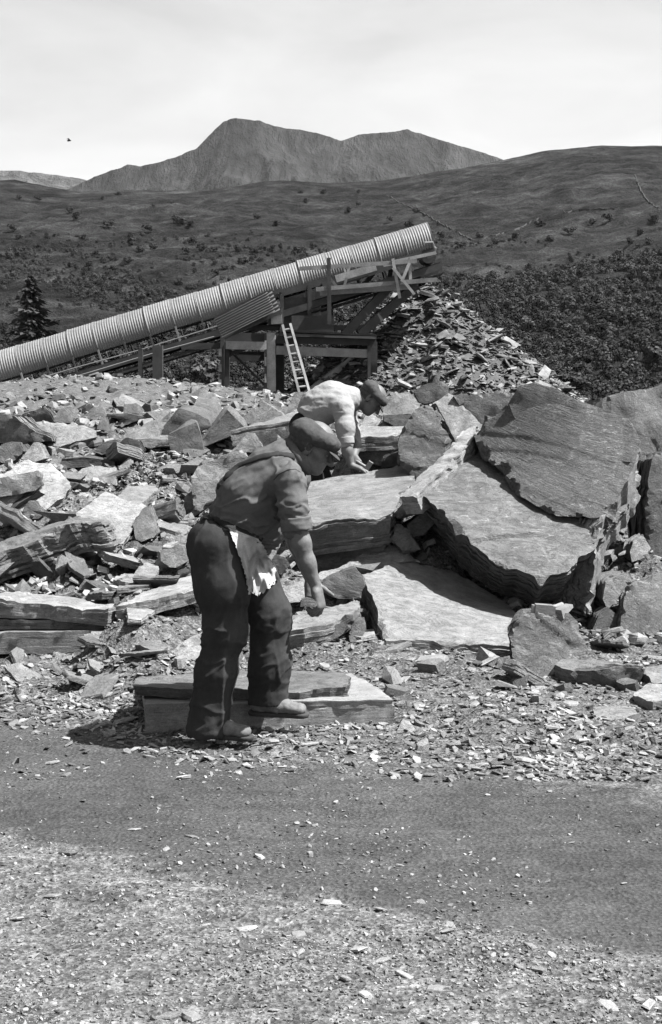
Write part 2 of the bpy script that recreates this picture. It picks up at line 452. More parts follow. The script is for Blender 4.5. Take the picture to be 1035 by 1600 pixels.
    B("broad grey block leaning behind the square block", 11.7, [(232,818),(231,791),(270,783),(284,790),(288,806),(276,818),(250,822)], .4, .5, 0, M_SLATE)
    B("rough split rock below the pale tilted plate", 11.0, [(206,818),(222,796),(233,790),(242,815),(248,832),(240,840),(222,847),(212,843)], .4, .4, -.1, M_SLATE)
    S("great layered slab tilted up at the left edge", [(-75,884,10.2),(0,853,10.25),(62,835,10.3),(106,810,10.35),(160,818,10.35),(176,812,10.6),(128,804,10.8),(106,797,10.9),(60,820,10.9),(0,838,10.8),(-75,862,10.8)], .3, M_SLATE, L=.026, rough=1.9, nrm=(.42,.12,-.75), inset=.06)
    B("broad pale sheet under the great layered slab", 10.6, [(92,872),(125,886),(160,876),(202,838),(214,806),(240,786),(205,779),(165,766),(120,800)], .15, 1.5, 0, M_PALE, sheet=True, L=.04)
    S("pale tilted plate resting above the split rock", [(172,780,11.9),(205,758,12.7),(226,755,12.8),(249,757,12.8),(250,763,12.6),(224,784,11.9),(206,788,11.7)], .1, M_PALE)
    B("triangular grey rock on the pale sheet at the left edge", 11.3, [(36,797),(45,783),(56,785),(70,802),(60,811),(40,811)], .2, .4, 0, M_SLATE)
    B("large pale sheet of slate sloping at the left edge", 11.9, [(-60,805),(20,806),(62,802),(92,780),(114,760),(108,744),(94,732),(80,718),(45,717),(25,725),(-5,738),(-60,750)], .2, 1.4, 0, M_PALE, sheet=True, L=.04)
    B("grey block with straight top lying on the large pale sheet", 12.0, [(-60,752),(0,746),(40,738),(58,734),(65,740),(64,751),(68,757),(56,767),(0,778),(-60,780)], .3, .2, 0, M_SLATE)
    B("pointed stone above the large pale sheet", 13.5, [(33,716),(53,691),(61,692),(73,716),(55,722)], .3, .4, .3, M_SLATE)
    B("small pale stone balanced at the large sheet's top edge", 13.1, [(75,726),(85,712),(94,713),(89,730),(80,733)], .15, .4, 0, M_PALE)
    B("long dark slab lying across the rubble", 13.6, [(92,728),(94,716),(130,714),(180,721),(180,729),(140,729),(95,732)], .6, .0, .1, M_DARK, cl=(0,.1,1), rough=1.6)
    B("lit stone tucked under the long dark slab", 13.2, [(115,742),(128,732),(155,728),(180,731),(178,746),(148,753),(122,753)], .4, .9, 0, M_PALE)
    B("pale brick shaped stone below the long dark slab", 12.9, [(147,757),(150,746),(182,744),(182,758)], .3, .3, 0, M_PALE)
    B("dark curved splintery rock in the middle rubble", 14.6, [(143,706),(160,692),(184,686),(190,694),(176,708),(158,713)], .6, .4, .1, M_DARK, rough=2.2, cl=(.1,-.3,.9))
    B("dark rounded rock at the gravel mound's edge", 14.3, [(184,722),(182,695),(198,685),(214,688),(222,704),(213,722)], .5, .15, -.2, M_DARK)
    B("layered low ledge behind the dark rounded rock", 14.9, [(205,694),(206,685),(262,686),(268,696),(235,702)], .6, .3, 0, M_SLATE, cl=(0,0,1), rough=2.2)
    B("small triangular pale stone by the dark rounded rock", 13.5, [(180,734),(203,712),(209,726),(196,738)], .2, .5, 0, M_PALE)
    S("small slab lying on the gravel mound", [(252,741,12.9),(263,734,13.3),(284,737,13.3),(278,746,12.8),(256,746,12.7)], .05, M_PALE)
    B("upright block with bright slanted top on the gravel mound", 13.9, [(264,690),(266,679),(286,668),(307,660),(313,676),(319,710),(312,715),(290,711),(268,702)], .4, .05, .15, M_DARK, add=[(266,677,.3),(299,655,.3),(308,660,.25)], L=.035)
    B("tall slab standing behind the standing man's back", 12.0, [(299,745),(318,717),(384,702),(390,720),(380,760),(340,790),(318,800),(303,795)], .4, .2, .25, M_SLATE, L=.035)
    B("squat grey stone at the tall slab's foot", 12.1, [(286,805),(288,776),(303,763),(314,776),(316,808),(300,812)], .3, .3, 0, M_SLATE)
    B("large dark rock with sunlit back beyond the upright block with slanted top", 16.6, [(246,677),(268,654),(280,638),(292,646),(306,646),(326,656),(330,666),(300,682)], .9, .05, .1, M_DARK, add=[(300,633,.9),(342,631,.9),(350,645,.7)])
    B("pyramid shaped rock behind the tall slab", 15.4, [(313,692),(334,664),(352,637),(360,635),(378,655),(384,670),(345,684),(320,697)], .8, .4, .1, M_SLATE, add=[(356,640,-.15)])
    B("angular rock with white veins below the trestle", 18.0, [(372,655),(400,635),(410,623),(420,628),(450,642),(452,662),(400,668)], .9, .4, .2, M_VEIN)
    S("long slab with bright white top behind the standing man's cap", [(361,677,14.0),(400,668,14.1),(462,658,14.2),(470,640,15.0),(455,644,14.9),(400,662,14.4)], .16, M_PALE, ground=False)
    B("shaded slab end under the bright topped slab", 14.1, [(352,712),(366,680),(420,672),(470,660),(470,705),(410,715)], .8, .0, 0, M_DARK)  # dark colour paints the shaded end beneath the bright top
    B("dark triangle of slate behind the standing man's shoulder", 13.4, [(360,708),(388,676),(398,676),(415,705)], .3, .35, 0, M_SLATE)
    B("small white stone behind the standing man's collar", 12.2, [(432,702),(434,678),(447,690),(444,704)], .15, .3, 0, M_PALE)
    B("tall grey boulder behind the crouching man's back", 16.5, [(447,650),(452,630),(462,612),(478,612),(500,625),(500,655)], .6, .3, .1, M_SLATE)
    # --- left hand side, far
    B("great dark fronted block at the left edge", 15.6, [(-70,640),(0,646),(22,650),(46,668),(80,684),(82,690),(60,692),(0,694),(-70,705)], .9, -.05, -.1, M_SLATE)
    B("cracked stones under the great dark fronted block", 14.8, [(-30,706),(0,694),(30,692),(40,705),(20,722),(-30,728)], .6, .3, 0, M_DARK, rough=1.8)
    B("near black block on the far rubble", 19.8, [(28,657),(36,646),(68,637),(77,645),(85,660),(40,661)], .7, .0, -.2, M_DARK)
    B("grey two faced stone beside the near black far block", 19.8, [(82,659),(92,641),(100,637),(117,653),(112,661)], .6, .3, .3, M_SLATE)
    B("wide grey sheet sloping across the far rubble", 15.9, [(48,662),(100,660),(130,665),(152,674),(152,684),(130,689),(105,694),(80,702),(70,690)], .3, 1.1, 0, M_SLATE, sheet=True)
    B("square stone on the crest of the rubble", 19.4, [(135,656),(139,642),(146,636),(156,637),(159,654)], .4, .2, .2, M_SLATE)
    B("thin upright slab leaning on the rubble crest", 18.8, [(152,640),(157,629),(162,634),(169,655),(164,660)], .2, .2, .2, M_SLATE)
    B("cone shaped stone in front of the thin leaning slab", 17.4, [(151,670),(157,652),(162,650),(169,668),(171,674)], .3, .4, 0, M_SLATE)
    B("pale flat stone left of the cone shaped stone", 18.2, [(129,665),(146,656),(156,656),(154,668)], .3, 1.0, 0, M_PALE)
    B("broken grey slab sloping before the large dark rock", 16.0, [(195,676),(225,662),(245,656),(254,668),(248,679),(266,681),(265,690),(215,692),(198,688)], .4, .9, 0, M_SLATE)
    B("upper dark slab bar crossing the rubble crest", 18.6, [(166,652),(168,646),(200,646),(229,652),(228,658),(200,655)], .3, .0, 0, M_DARK, cl=(0,0,1))
    B("lower dark slab bar under the crossing one", 18.3, [(176,668),(180,660),(205,652),(216,656),(200,664)], .3, .1, 0, M_DARK, cl=(0,0,1))
    B("pale block on the far gravel bank", 21.5, [(192,648),(194,632),(212,630),(222,640),(222,650)], .5, .6, 0, M_SLATE)
    B("flat dark stone on the far gravel bank", 26.0, [(81,624),(83,617),(97,617),(98,623),(88,626)], .5, .2, 0, M_SLATE)
    B("grey stone by the trestle's left post", 25.0, [(300,640),(308,622),(330,612),(344,625),(344,642)], .8, .4, .1, M_SLATE)
# ------------------------------------------------------------------ ground: one height function for the quarry floor
rocks_data()
CTRL = []
for r in ROCKS:
    if not r['ground']: continue
    pts = r['pts']
    zs = min(p.z for p in pts)
    sx = max(p.x for p in pts) - min(p.x for p in pts)
    if r['sheet']:
        fr = r['front']; c = sum(fr, Vector()) / len(fr)
        for q in list(fr) + [c]:
            w = c + (q - c) * .75
            CTRL.append((w.x, w.y + .05, w.z - .12, .22 + .1 * sx))
    else:
        n = max(1, int(sx / .5)); x0 = min(p.x for p in pts)
        yc = sum(p.y for p in pts) / len(pts)
        low = sorted(pts, key=lambda p: p.z)
        for k in range(n):
            x = x0 + sx * (k + .5) / n
            # local lowest point of the hull around this x
            zl = 1e9
            for a in pts:
                for b in pts:
                    if a.x <= x <= b.x and b.x - a.x > 1e-4:
                        zl = min(zl, a.z + (b.z - a.z) * (x - a.x) / (b.x - a.x))
            CTRL.append((x, yc, max(zs, min(zl, zs + .5)) + .03, .26 + .08 * sx))
CTRL = np.array(CTRL)
MAN2_XY = (P(490, 700, 12.1).x, 12.15)
CTRL = np.vstack([CTRL, [MAN2_XY[0], MAN2_XY[1], .42, .45]])

def base_h(x, y):
    h = np.interp(y, [-40, 7.0, 8.75, 10, 12, 15, 20, 30, 45, 56, 70, 120, 250, 400], [0, -.035, -.02, .17, .48, .78, 1.08, 1.22, 1.08, .7, -3, -16, -30, -30])
    h = h + .62 * np.exp(-(((x + 5.4) / 4.2) ** 2 + ((y - 33) / 6) ** 2))
    h = h + .62 * np.exp(-(((x + 1.62) / .75) ** 2 + ((y - 13.6) / .9) ** 2)) * .5
    h = h + .10 * np.exp(-(((x - .75) / .8) ** 2 + ((y - 8.3) / .45) ** 2))
    h = h + .08 * np.exp(-(((x - 1.2) / .9) ** 2 + ((y - 7.0) / .5) ** 2))
    return h

def ground_h(x, y):
    x = np.asarray(x, float); y = np.asarray(y, float)
    shp = x.shape
    x = x.ravel(); y = y.ravel()
    b = base_h(x, y)
    near = (y > 6.5) & (y < 27) & (np.abs(x) < 9)
    if near.any():
        xn, yn = x[near], y[near]
        num = np.zeros(len(xn)); den = np.full(len(xn), .35)
        for cx, cy, cz, cr in CTRL:
            w = np.exp(-((xn - cx) ** 2 + (yn - cy) ** 2) / (cr * cr))
            w = w * w * 3
            num += w * (cz - b[near]); den += w
        b[near] += num / den
    return b.reshape(shp)

UP_X, UP_Y = [-400, 0, 200, 300, 470, 620, 800, 1035, 1500], [1090, 1118, 1150, 1165, 1182, 1188, 1212, 1238, 1280]
LO_X, LO_Y = [-400, 0, 120, 250, 400, 560, 800, 1035, 1500], [1250, 1287, 1303, 1328, 1368, 1385, 1435, 1478, 1580]
def road_mask(x, y):
    """1 on the dark track, 0 off it (the ground is level here)."""
    px, py = proj(x, y, np.zeros_like(x))
    w = fbm(xyz(x * .6, y) * 2.3, 4, 5) * 14 + fbm(xyz(x, y) * 9, 3, 6) * 16
    a = (py + w - np.interp(px, UP_X, UP_Y)) / 24
    b = (np.interp(px, LO_X, LO_Y) - py - w) / 11
    return np.where((y > 1) & (y < 12), np.clip(np.minimum(a, b) * .5 + .5, 0, 1), 0)

def micro(x, y):
    """Small relief: lumps of trodden waste, wheel ruts on the track."""
    p = xyz(x, y)
    m = road_mask(x, y)
    rub = .022 * fbm(p * 3.1, 3, 21) + .016 * fbm(p * 9.7, 3, 22) + .011 * fbm(p * 27, 2, 23)
    far = np.clip((y - 7.2) / 3, 0, 1)
    rub = rub * (.5 + 2.1 * far)
    tr = .010 * fbm(p * 1.7, 3, 24) + .007 * fbm(p * 9, 3, 25) + .007 * np.maximum(0, fbm(p * 26, 2, 26)) - .012 * np.exp(-((y + .25 * x - 5.55 + .06 * vnoise(p * .8, 33)) / .09) ** 2) - .010 * np.exp(-((y + .25 * x - 6.1 + .06 * vnoise(p * .7, 34)) / .09) ** 2)
    near = np.clip((5.6 - y) / .6, 0, 1)
    # old wheel ruts running with the track through the pale gravel
    t = y + .42 * x
    rut = -.018 * np.exp(-((t - 4.25 + .08 * vnoise(p * .9, 31)) / .06) ** 2) - .014 * np.exp(-((t - 4.62 + .1 * vnoise(p * .8, 32)) / .07) ** 2)
    return m * tr + (1 - m) * (rub * (1 - .55 * near) + rut * near)

def full_h(x, y):
    return ground_h(x, y) + micro(x, y)

def ground_hit(px, py, y0=2.0, y1=60.0):
    """First point of the ground that pixel (px, py) shows."""
    d = np.exp(np.linspace(math.log(y0), math.log(y1), 900))
    a, b = P(px, py, y0), P(px, py, y1)
    t = (d - y0) / (y1 - y0)
    x = a.x + (b.x - a.x) * t; z = a.z + (b.z - a.z) * t
    g = full_h(x, d)
    k = np.argmax(z <= g)
    return Vector((x[k], d[k], g[k])) if (z <= g).any() else Vector((x[-1], d[-1], g[-1]))

def build_ground():
    rows = [-30, -12, -6, -3, -1, .3, 1.2, 1.9]
    y = 2.4
    while y < 62:
        rows.append(y)
        y += max(.012, y * y * .00105 if y < 14 else y * .0185)
    rows += [66, 74, 85, 100, 120, 150, 190, 246]
    rows = np.array(rows)
    nu = 560
    u = np.linspace(-1, 1, nu)
    u = np.sign(u) * (np.abs(u) * .62 + .38 * np.abs(u) ** 4)
    X = u[None, :] * (np.maximum(rows, 0)[:, None] * .62 + 2.6)
    X = np.where(rows[:, None] < 1, u[None, :] * 12, X)
    Y = np.broadcast_to(rows[:, None], X.shape)
    Z = full_h(X.ravel(), Y.ravel()).reshape(X.shape)
    v = np.stack([X.ravel(), Y.ravel(), Z.ravel()], 1)
    nr = len(rows)
    i = (np.arange(nr - 1)[:, None] * nu + np.arange(nu - 1)[None, :]).ravel()
    q = np.stack([i, i + 1, i + nu + 1, i + nu], 1)
    cen = v[q].mean(1)
    m = road_mask(cen[:, 0], cen[:, 1])
    near_side = proj(cen[:, 0], cen[:, 1], np.zeros(len(cen)))
    lower = near_side[1] > np.interp(near_side[0], LO_X, LO_Y) - 30
    is_near = (cen[:, 1] < 7) & lower | (cen[:, 1] < 1.5)
    mv = road_mask(v[:, 0], v[:, 1])
    for name, sel, mat in (('dirt_road', m > .5, ground_mat('road_dirt', True)),
                           ('gravel_verge', (m <= .5) & is_near, ground_mat('pale_gravel', False)),
                           ('quarry_floor', (m <= .5) & ~is_near & (cen[:, 1] < 72), ground_mat('trodden_waste', False)),
                           ('valley_slope', cen[:, 1] >= 72, plain('slope_grass', .012, .04, (.05, .05, .05), fine=2))):
        qs = q[sel]
        used, inv = np.unique(qs, return_inverse=True)
        me = mesh_np(name, v[used], quads=inv.reshape(-1, 4), smooth=True)
        at = me.attributes.new('track', 'FLOAT', 'POINT')
        at.data.foreach_set('value', mv[used].astype(np.float32))
        me.materials.append(mat)
        tag(link(name, me), kind='structure')

_gm = {}
def ground_mat(name, road):
    m = NT(name, .95, .1)
    v = m.coord(kind='Object')
    at = m.n("ShaderNodeAttribute"); at.attribute_name = 'track'
    big = m.noise(v, 1.3, 6, .6, .3)
    mid = m.noise(v, 9, 6, .7)
    pat = m.noise(m.coord((1.6, 3.6, 1), rot=(0, 0, -.35)), 3.2, 8, .74, .8)
    sp = m.noise(v, 75, 4, .75)
    vo = m.n("ShaderNodeTexVoronoi", Scale=55.0); m.l(v, vo.inputs['Vector'])
    pebb = m.rng(vo.outputs['Color'], 0, 1, .55, 1.5)
    vo2 = m.n("ShaderNodeTexVoronoi", Scale=120.0); m.l(v, vo2.inputs['Vector'])
    pebb2 = m.rng(vo2.outputs['Color'], 0, 1, .5, 1.55)
    g = m.math('MULTIPLY', m.rng(pat, .36, .60, *((.036, .098) if name == 'pale_gravel' else (.024, .092))), m.rng(sp, .3, .7, .55, 1.5))
    g = m.math('MULTIPLY', g, m.math('MULTIPLY', pebb, pebb2))
    g = m.math('MULTIPLY', g, m.rng(mid, .3, .7, .75, 1.25))
    r = m.math('MULTIPLY', m.rng(big, .3, .7, .031, .048), m.rng(sp, .3, .7, .42, 1.65))
    r = m.math('MULTIPLY', r, m.rng(m.noise(m.coord((.8, 4, 1), rot=(0, 0, -.2)), 3.0, 7, .7, .4), .32, .68, .8, 1.2))
    r = m.math('MULTIPLY', r, m.rng(mid, .3, .7, .8, 1.2))
    r = m.math('MULTIPLY', r, m.rng(pebb2, .5, 1.55, .85, 1.15))
    m.color(m.mix(at.outputs['Fac'], g, r))
    h = m.math('ADD', m.math('MULTIPLY', sp, .5), m.math('ADD', m.math('MULTIPLY', vo.outputs['Distance'], .8), m.math('MULTIPLY', mid, .7)))
    m.bump(h, .8 if road else .9, .012)
    return m.m
build_ground()

# ------------------------------------------------------------------ rock maker
def rockify(pts, n, seed, L, rough=1.0, size=None):
    """Hull of the points, cut fine, broken along its cleavage: ledges on the faces, layered edges, chipped corners."""
    bm = bmesh.new()
    vs = [bm.verts.new(p) for p in pts]
    r = bmesh.ops.convex_hull(bm, input=vs)
    kill = [g for g in set(r['geom_interior']) | set(r['geom_unused']) if isinstance(g, bmesh.types.BMVert) and g.is_valid]
    bmesh.ops.delete(bm, geom=kill, context='VERTS')
    bmesh.ops.dissolve_limit(bm, angle_limit=.12, verts=bm.verts, edges=bm.edges)
    bmesh.ops.triangulate(bm, faces=bm.faces)
    for _ in range(9):
        lng = [e for e in bm.edges if e.calc_length() > L]
        if not lng: break
        bmesh.ops.subdivide_edges(bm, edges=lng, cuts=1)
        bmesh.ops.triangulate(bm, faces=[f for f in bm.faces if len(f.verts) > 3], quad_method='SHORT_EDGE')
    bmesh.ops.recalc_face_normals(bm, faces=bm.faces)
    bm.normal_update()
    co = np.array([v.co for v in bm.verts]); no = np.array([v.normal for v in bm.verts])
    sharp = np.zeros(len(co)); SE = []
    for i, v in enumerate(bm.verts): v.index = i
    for e in bm.edges:
        if len(e.link_faces) == 2:
            a = e.calc_face_angle()
            if a > .45:
                SE.append((e.verts[0].index, e.verts[1].index))
                for v in e.verts: sharp[v.index] = max(sharp[v.index], min(a, 1.5))
    if SE:
        SE = np.array(SE)
        for _ in range(4):      # even out the corner normals along each arris
            A = no.copy(); C = np.ones(len(no))
            for i, j in ((0, 1), (1, 0)):
                np.add.at(A, SE[:, i], no[SE[:, j]]); np.add.at(C, SE[:, i], 1)
            no = A / C[:, None]
        no /= np.maximum(np.linalg.norm(no, axis=1), 1e-6)[:, None]
    n = np.array(n)
    ext = (co @ n).max() - (co @ n).min()
    dim = np.linalg.norm(co.max(0) - co.min(0))
    side = 1 - np.abs(no @ n)
    o = np.array([seed * 7.31, seed * 3.7, seed * 1.9])
    flat = np.clip((.35 - side) / .3, 0, 1)
    # stepped ledges on cleavage faces
    fr = 2.2 / max(dim, .15)
    q = fbm(co * fr + o, 4, seed) * 3.2
    st = (np.floor(q) + np.clip((q - np.floor(q) - .72) / .28, 0, 1)) / 3.0
    amp = min(.055 * dim, .22 * ext, .05) * rough
    d = flat * st * amp * .55
    d += flat * fbm(co * 1.6 * fr + o, 3, seed + 9) * amp * .5
    # layered sides
    u = (co @ n)[:, None] * n[None, :]
    lay = fbm(u * min(26 / max(ext, .1) ** .4, .42 / L) + (co - u) * (1.1 / max(dim, .2)) + o, 2, seed + 3, .6)
    d += np.clip(side * 1.3, 0, 1) * (lay * amp * .75 + fbm(co * fr * 2 + o, 3, seed + 5) * amp * .6)
    # chipped arrises
    ch = np.clip(fbm(co * (5 / max(dim, .3)) + o, 3, seed + 7) * .9 + .45, .1, 1.3) ** 2
    chip = np.where(sharp > 0, ch, 0) * min(.03 * dim, .3 * ext, .03) * (.5 + .5 * rough)
    EA = np.array([(e.verts[0].index, e.verts[1].index) for e in bm.edges])
    d = d - chip; chip = 0
    A = d * 2.0; C = np.full(len(d), 2.0)
    for i, j in ((0, 1), (1, 0)):
        np.add.at(A, EA[:, i], d[EA[:, j]]); np.add.at(C, EA[:, i], 1)
    d = A / C
    if len(SE):
        dd = d
        for _ in range(2):
            A = dd.copy(); C = np.ones(len(dd))
            for i, j in ((0, 1), (1, 0)):
                np.add.at(A, SE[:, i], dd[SE[:, j]]); np.add.at(C, SE[:, i], 1)
            dd = A / C
        d, chip = dd, 0
    co = co + no * (d - chip)[:, None] + fbm(co * (3 / L * .12) + o + 5, 2, seed + 11)[:, None] * no * L * .10 * rough
    for v, c in zip(bm.verts, co): v.co = c
    return bm

def basis_from(n):
    n = Vector(n).normalized()
    a = Vector((1, 0, 0)) if abs(n.x) < .9 else Vector((0, 1, 0))
    x = (a - n * a.dot(n)).normalized()
    y = n.cross(x)
    return Matrix((x, y, n)).transposed().to_4x4()

def add_rock(name, label, pts, n, seed, mat, L, rough, cat, group=None):
    bm = rockify(pts, n, seed, L, rough)
    me = bpy.data.meshes.new(name)
    zs = min(v.co.z for v in bm.verts)
    c = sum((v.co for v in bm.verts), Vector()) / len(bm.verts)
    M = Matrix.Translation((c.x, c.y, zs)) @ basis_from(n)
    bm.transform(M.inverted())
    bm.to_mesh(me); bm.free()
    me.polygons.foreach_set("use_smooth", np.ones(len(me.polygons), bool))
    me.set_sharp_from_angle(angle=math.radians(27))
    o = link(name, me, mat)
    o.matrix_world = M
    return tag(o, label, cat, group)

from mathutils.geometry import delaunay_2d_cdt
def cleave(front, ext, n, seed, L, rough=1.0, shrink=.95, chip=1.0, lamina=.02):
    """A block split from the rock: a broken outline, a face of shallow ledges, and edges made of separate laminae."""
    n = np.array(n, float); n /= np.linalg.norm(n)
    F3 = np.array([list(p) for p in front]); ext = np.array(ext, float)
    c = F3.mean(0)
    a = np.array((1., 0, 0)) if abs(n[0]) < .9 else np.array((0, 1., 0))
    e1 = a - n * (a @ n); e1 /= np.linalg.norm(e1); e2 = np.cross(n, e1)
    q = np.stack([(F3 - c) @ e1, (F3 - c) @ e2], 1); res = (F3 - c) @ n
    ar = .5 * np.sum(q[:, 0] * np.roll(q[:, 1], -1) - np.roll(q[:, 0], -1) * q[:, 1])
    if ar < 0: q = q[::-1]; res = res[::-1]
    dim = np.linalg.norm(q.max(0) - q.min(0)); T = np.linalg.norm(ext)
    o = np.array([seed * 7.31 % 97, seed * 3.7 % 89, 0])
    pts, nrm = [], []
    for i in range(len(q)):
        p0, p1 = q[i], q[(i + 1) % len(q)]
        l = np.linalg.norm(p1 - p0); m = max(1, int(round(l / L)))
        for k in range(m):
            pts.append(p0 + (p1 - p0) * k / m); nrm.append(np.array((p1[1] - p0[1], -(p1[0] - p0[0]))) / max(l, 1e-6))
    pts = np.array(pts); nrm = np.array(nrm)
    nrm = nrm + np.roll(nrm, 1, 0); nrm /= np.maximum(np.linalg.norm(nrm, axis=1), 1e-6)[:, None]
    p3 = xyz(pts[:, 0], pts[:, 1]) + o
    jag = fbm(p3 * (3.5 / max(dim, .2)), 2, seed) * .38 + np.abs(fbm(p3 * (13 / max(dim, .2)), 3, seed + 1)) * -.75 + fbm(p3 * (.30 / L), 2, seed + 2) * .45
    pts = pts + nrm * (jag * min(.024 * dim, .034) * rough)[:, None]
    g = np.arange(-dim, dim, L)
    X, Y = np.meshgrid(g, g * .866)
    X = X + (np.arange(len(g)) % 2)[:, None] * L * .5
    r = np.random.RandomState(seed)
    X = X.ravel() + r.uniform(-.25, .25, X.size) * L; Y = Y.ravel() + r.uniform(-.25, .25, Y.size) * L
    k = in_poly(X, Y, [tuple(p) for p in pts])
    X, Y = X[k], Y[k]
    if len(X):
        d2 = np.min((X[:, None] - pts[None, :, 0]) ** 2 + (Y[:, None] - pts[None, :, 1]) ** 2, 1)
        k = d2 > (.55 * L) ** 2
        X, Y = X[k], Y[k]
    vin = [Vector(p) for p in pts.tolist()] + [Vector(p) for p in zip(X.tolist(), Y.tolist())]
    vo, eo, fo = delaunay_2d_cdt(vin, [], [list(range(len(pts)))], 1, 1e-5)[:3]
    V2 = np.array([list(v) for v in vo])[:, :2]
    fo = [f for f in fo if len(f) == 3]
    Fa = np.array(fo)
    s2 = (V2[Fa[:, 1], 0] - V2[Fa[:, 0], 0]) * (V2[Fa[:, 2], 1] - V2[Fa[:, 0], 1]) - (V2[Fa[:, 2], 0] - V2[Fa[:, 0], 0]) * (V2[Fa[:, 1], 1] - V2[Fa[:, 0], 1])
    Fa[s2 < 0] = Fa[s2 < 0][:, ::-1]
    cnt = {}
    for f in Fa.tolist():
        for i in range(3): cnt[(f[i], f[(i + 1) % 3])] = 1
    bed = np.array([e for e in cnt if (e[1], e[0]) not in cnt])
    bv = np.unique(bed)
    bn = np.zeros((len(V2), 2))
    ed = V2[bed[:, 1]] - V2[bed[:, 0]]
    en = np.stack([ed[:, 1], -ed[:, 0]], 1); en /= np.maximum(np.linalg.norm(en, axis=1), 1e-9)[:, None]
    np.add.at(bn, bed[:, 0], en); np.add.at(bn, bed[:, 1], en)
    bn /= np.maximum(np.linalg.norm(bn, axis=1), 1e-9)[:, None]
    # heights on the face
    w = 1 / (((V2[:, None, :] - q[None]) ** 2).sum(2) + (.06 * dim) ** 2)
    h = (w * res[None]).sum(1) / w.sum(1)
    db2 = ((V2[:, None, :] - V2[bv][None]) ** 2).sum(2)
    nb = np.argmin(db2, 1); db = np.sqrt(db2[np.arange(len(V2)), nb])
    v3 = xyz(V2[:, 0], V2[:, 1]) + o
    ang = r.uniform(0, 3.14); st = np.array((math.cos(ang), math.sin(ang)))
    al = V2 @ st; ac = V2 @ np.array((-st[1], st[0]))
    vs = xyz(al * .55, ac * 1.5) + o
    amp = min(.16 * T, .028, .022 * dim) * rough
    f1 = fbm(vs * (2.6 / max(dim, .25)), 2, seed + 3, .4) * 3.0 + fbm(vs * (16 / max(dim, .25)), 2, seed + 13) * .10
    ste = np.floor(f1) + np.clip((f1 - np.floor(f1) - .86) / .14, 0, 1)
    h = h + (ste * .62 + fbm(v3 * (2.2 / max(dim, .25)), 3, seed + 4) * .32) * amp
    f2 = fbm(vs * (7 / max(dim, .25)), 2, seed + 5, .35) * 2.0
    h = h + np.floor(f2) * amp * .18 * np.clip(1 - db / (.3 * dim), 0, 1)
    cw = np.clip(fbm(v3[bv] * (15 / max(dim, .25)), 3, seed + 6, .65) + .05, 0, 1)[nb] * min(.14 * dim, .10, .42 * T) * chip
    h = h - np.clip(cw - db, 0, 1) * .75 - np.floor(np.clip(cw - db, 0, 1) / .012) * .004
    h = h + fbm(v3 * (.16 / L), 2, seed + 7) * L * .07 * rough
    cu = c + V2[:, :1] * e1 + V2[:, 1:] * e2
    top = cu + n * h[:, None]
    nv = len(V2)
    verts = [top]; faces = [Fa]
    ridx = np.full(nv, -1); ridx[bv] = np.arange(len(bv)); nb_ = len(bv)
    K = int(np.clip(T / lamina, 3, 16))
    bpos = cu[bv] + n * h[bv][:, None]
    back = cu[bv] + n * (h * .0 + (w * res[None]).sum(1) / w.sum(1))[bv][:, None]
    on = bn[bv][:, :1] * e1 + bn[bv][:, 1:] * e2
    A = min(.016 + .02 * T, .2 * dim, .035) * rough
    prev = bv.copy(); base = nv
    cum = np.cumsum(r.uniform(.5, 1.5, K)); cum = cum / cum[-1]
    t0 = 0.0
    b3 = xyz(V2[bv, 0], V2[bv, 1]) + o
    for j in range(K):
        t1 = cum[j]
        off = A * (r.uniform(-.35, .35) + fbm(b3 * (4 / max(dim, .2)) + j * 5.3, 3, seed + 11) * .6 + fbm(b3 * (.28 / L) + j * 3.1, 2, seed + 12) * .5) if j else A * .0
        for t in ((t0 + .003, t1 - .003) if K < 16 else (t0, t1)):
            cen = c + ext * t
            P3 = bpos * (1 - t) + back * t + ext * t
            P3 = cen + (P3 - cen) * (1 - (1 - shrink) * t)
            P3 = P3 + on * (np.asarray(off) * (1 if j or t > .004 else 0))[..., None] if np.ndim(off) else P3
            verts.append(P3)
            cur = base + np.arange(nb_)
            i0, i1 = ridx[bed[:, 0]], ridx[bed[:, 1]]
            a0, a1 = (prev[i0], prev[i1])
            b0, b1 = cur[i0], cur[i1]
            faces.append(np.stack([a1, a0, b0], 1)); faces.append(np.stack([a1, b0, b1], 1))
            prev = cur; base += nb_
        t0 = t1
    bk = np.empty((nv, 3))
    bk[:] = c + ext + (cu + n * ((w * res[None]).sum(1) / w.sum(1))[:, None] - c) * shrink
    bk[bv] = verts[-1]
    verts.append(bk)
    bf = Fa[:, ::-1] + base
    faces.append(bf)
    i0, i1 = ridx[bed[:, 0]], ridx[bed[:, 1]]
    return np.concatenate(verts), np.concatenate(faces)

def add_cleave(name, label, front, ext, n, seed, mat, L, rough, cat=None, shrink=.95, chip=1.0, parent=None, lamina=.02):
    V, T = cleave(front, ext, n, seed, L, rough, shrink, chip, lamina)
    c = V.mean(0); zs = V[:, 2].min()
    if parent is None: M = Matrix.Translation((c[0], c[1], zs)) @ basis_from(n)
    else: M = parent.matrix_world
    R = np.array(M.inverted())
    V = V @ R[:3, :3].T + R[:3, 3]
    me = mesh_np(name, V, tris=T, smooth=True)
    me.set_sharp_from_angle(angle=math.radians(24))
    o = link(name, me, mat)
    if parent is not None:
        o.parent = parent
    else:
        o.matrix_world = M
    return tag(o, label, cat)

def in_poly(px, py, poly):
    ins = np.zeros(px.shape, bool)
    n = len(poly)
    for i in range(n):
        x1, y1 = poly[i]; x2, y2 = poly[(i + 1) % n]
        c = ((y1 > py) != (y2 > py)) & (px < (x2 - x1) * (py - y1) / (y2 - y1 + 1e-12) + x1)
        ins ^= c
    return ins

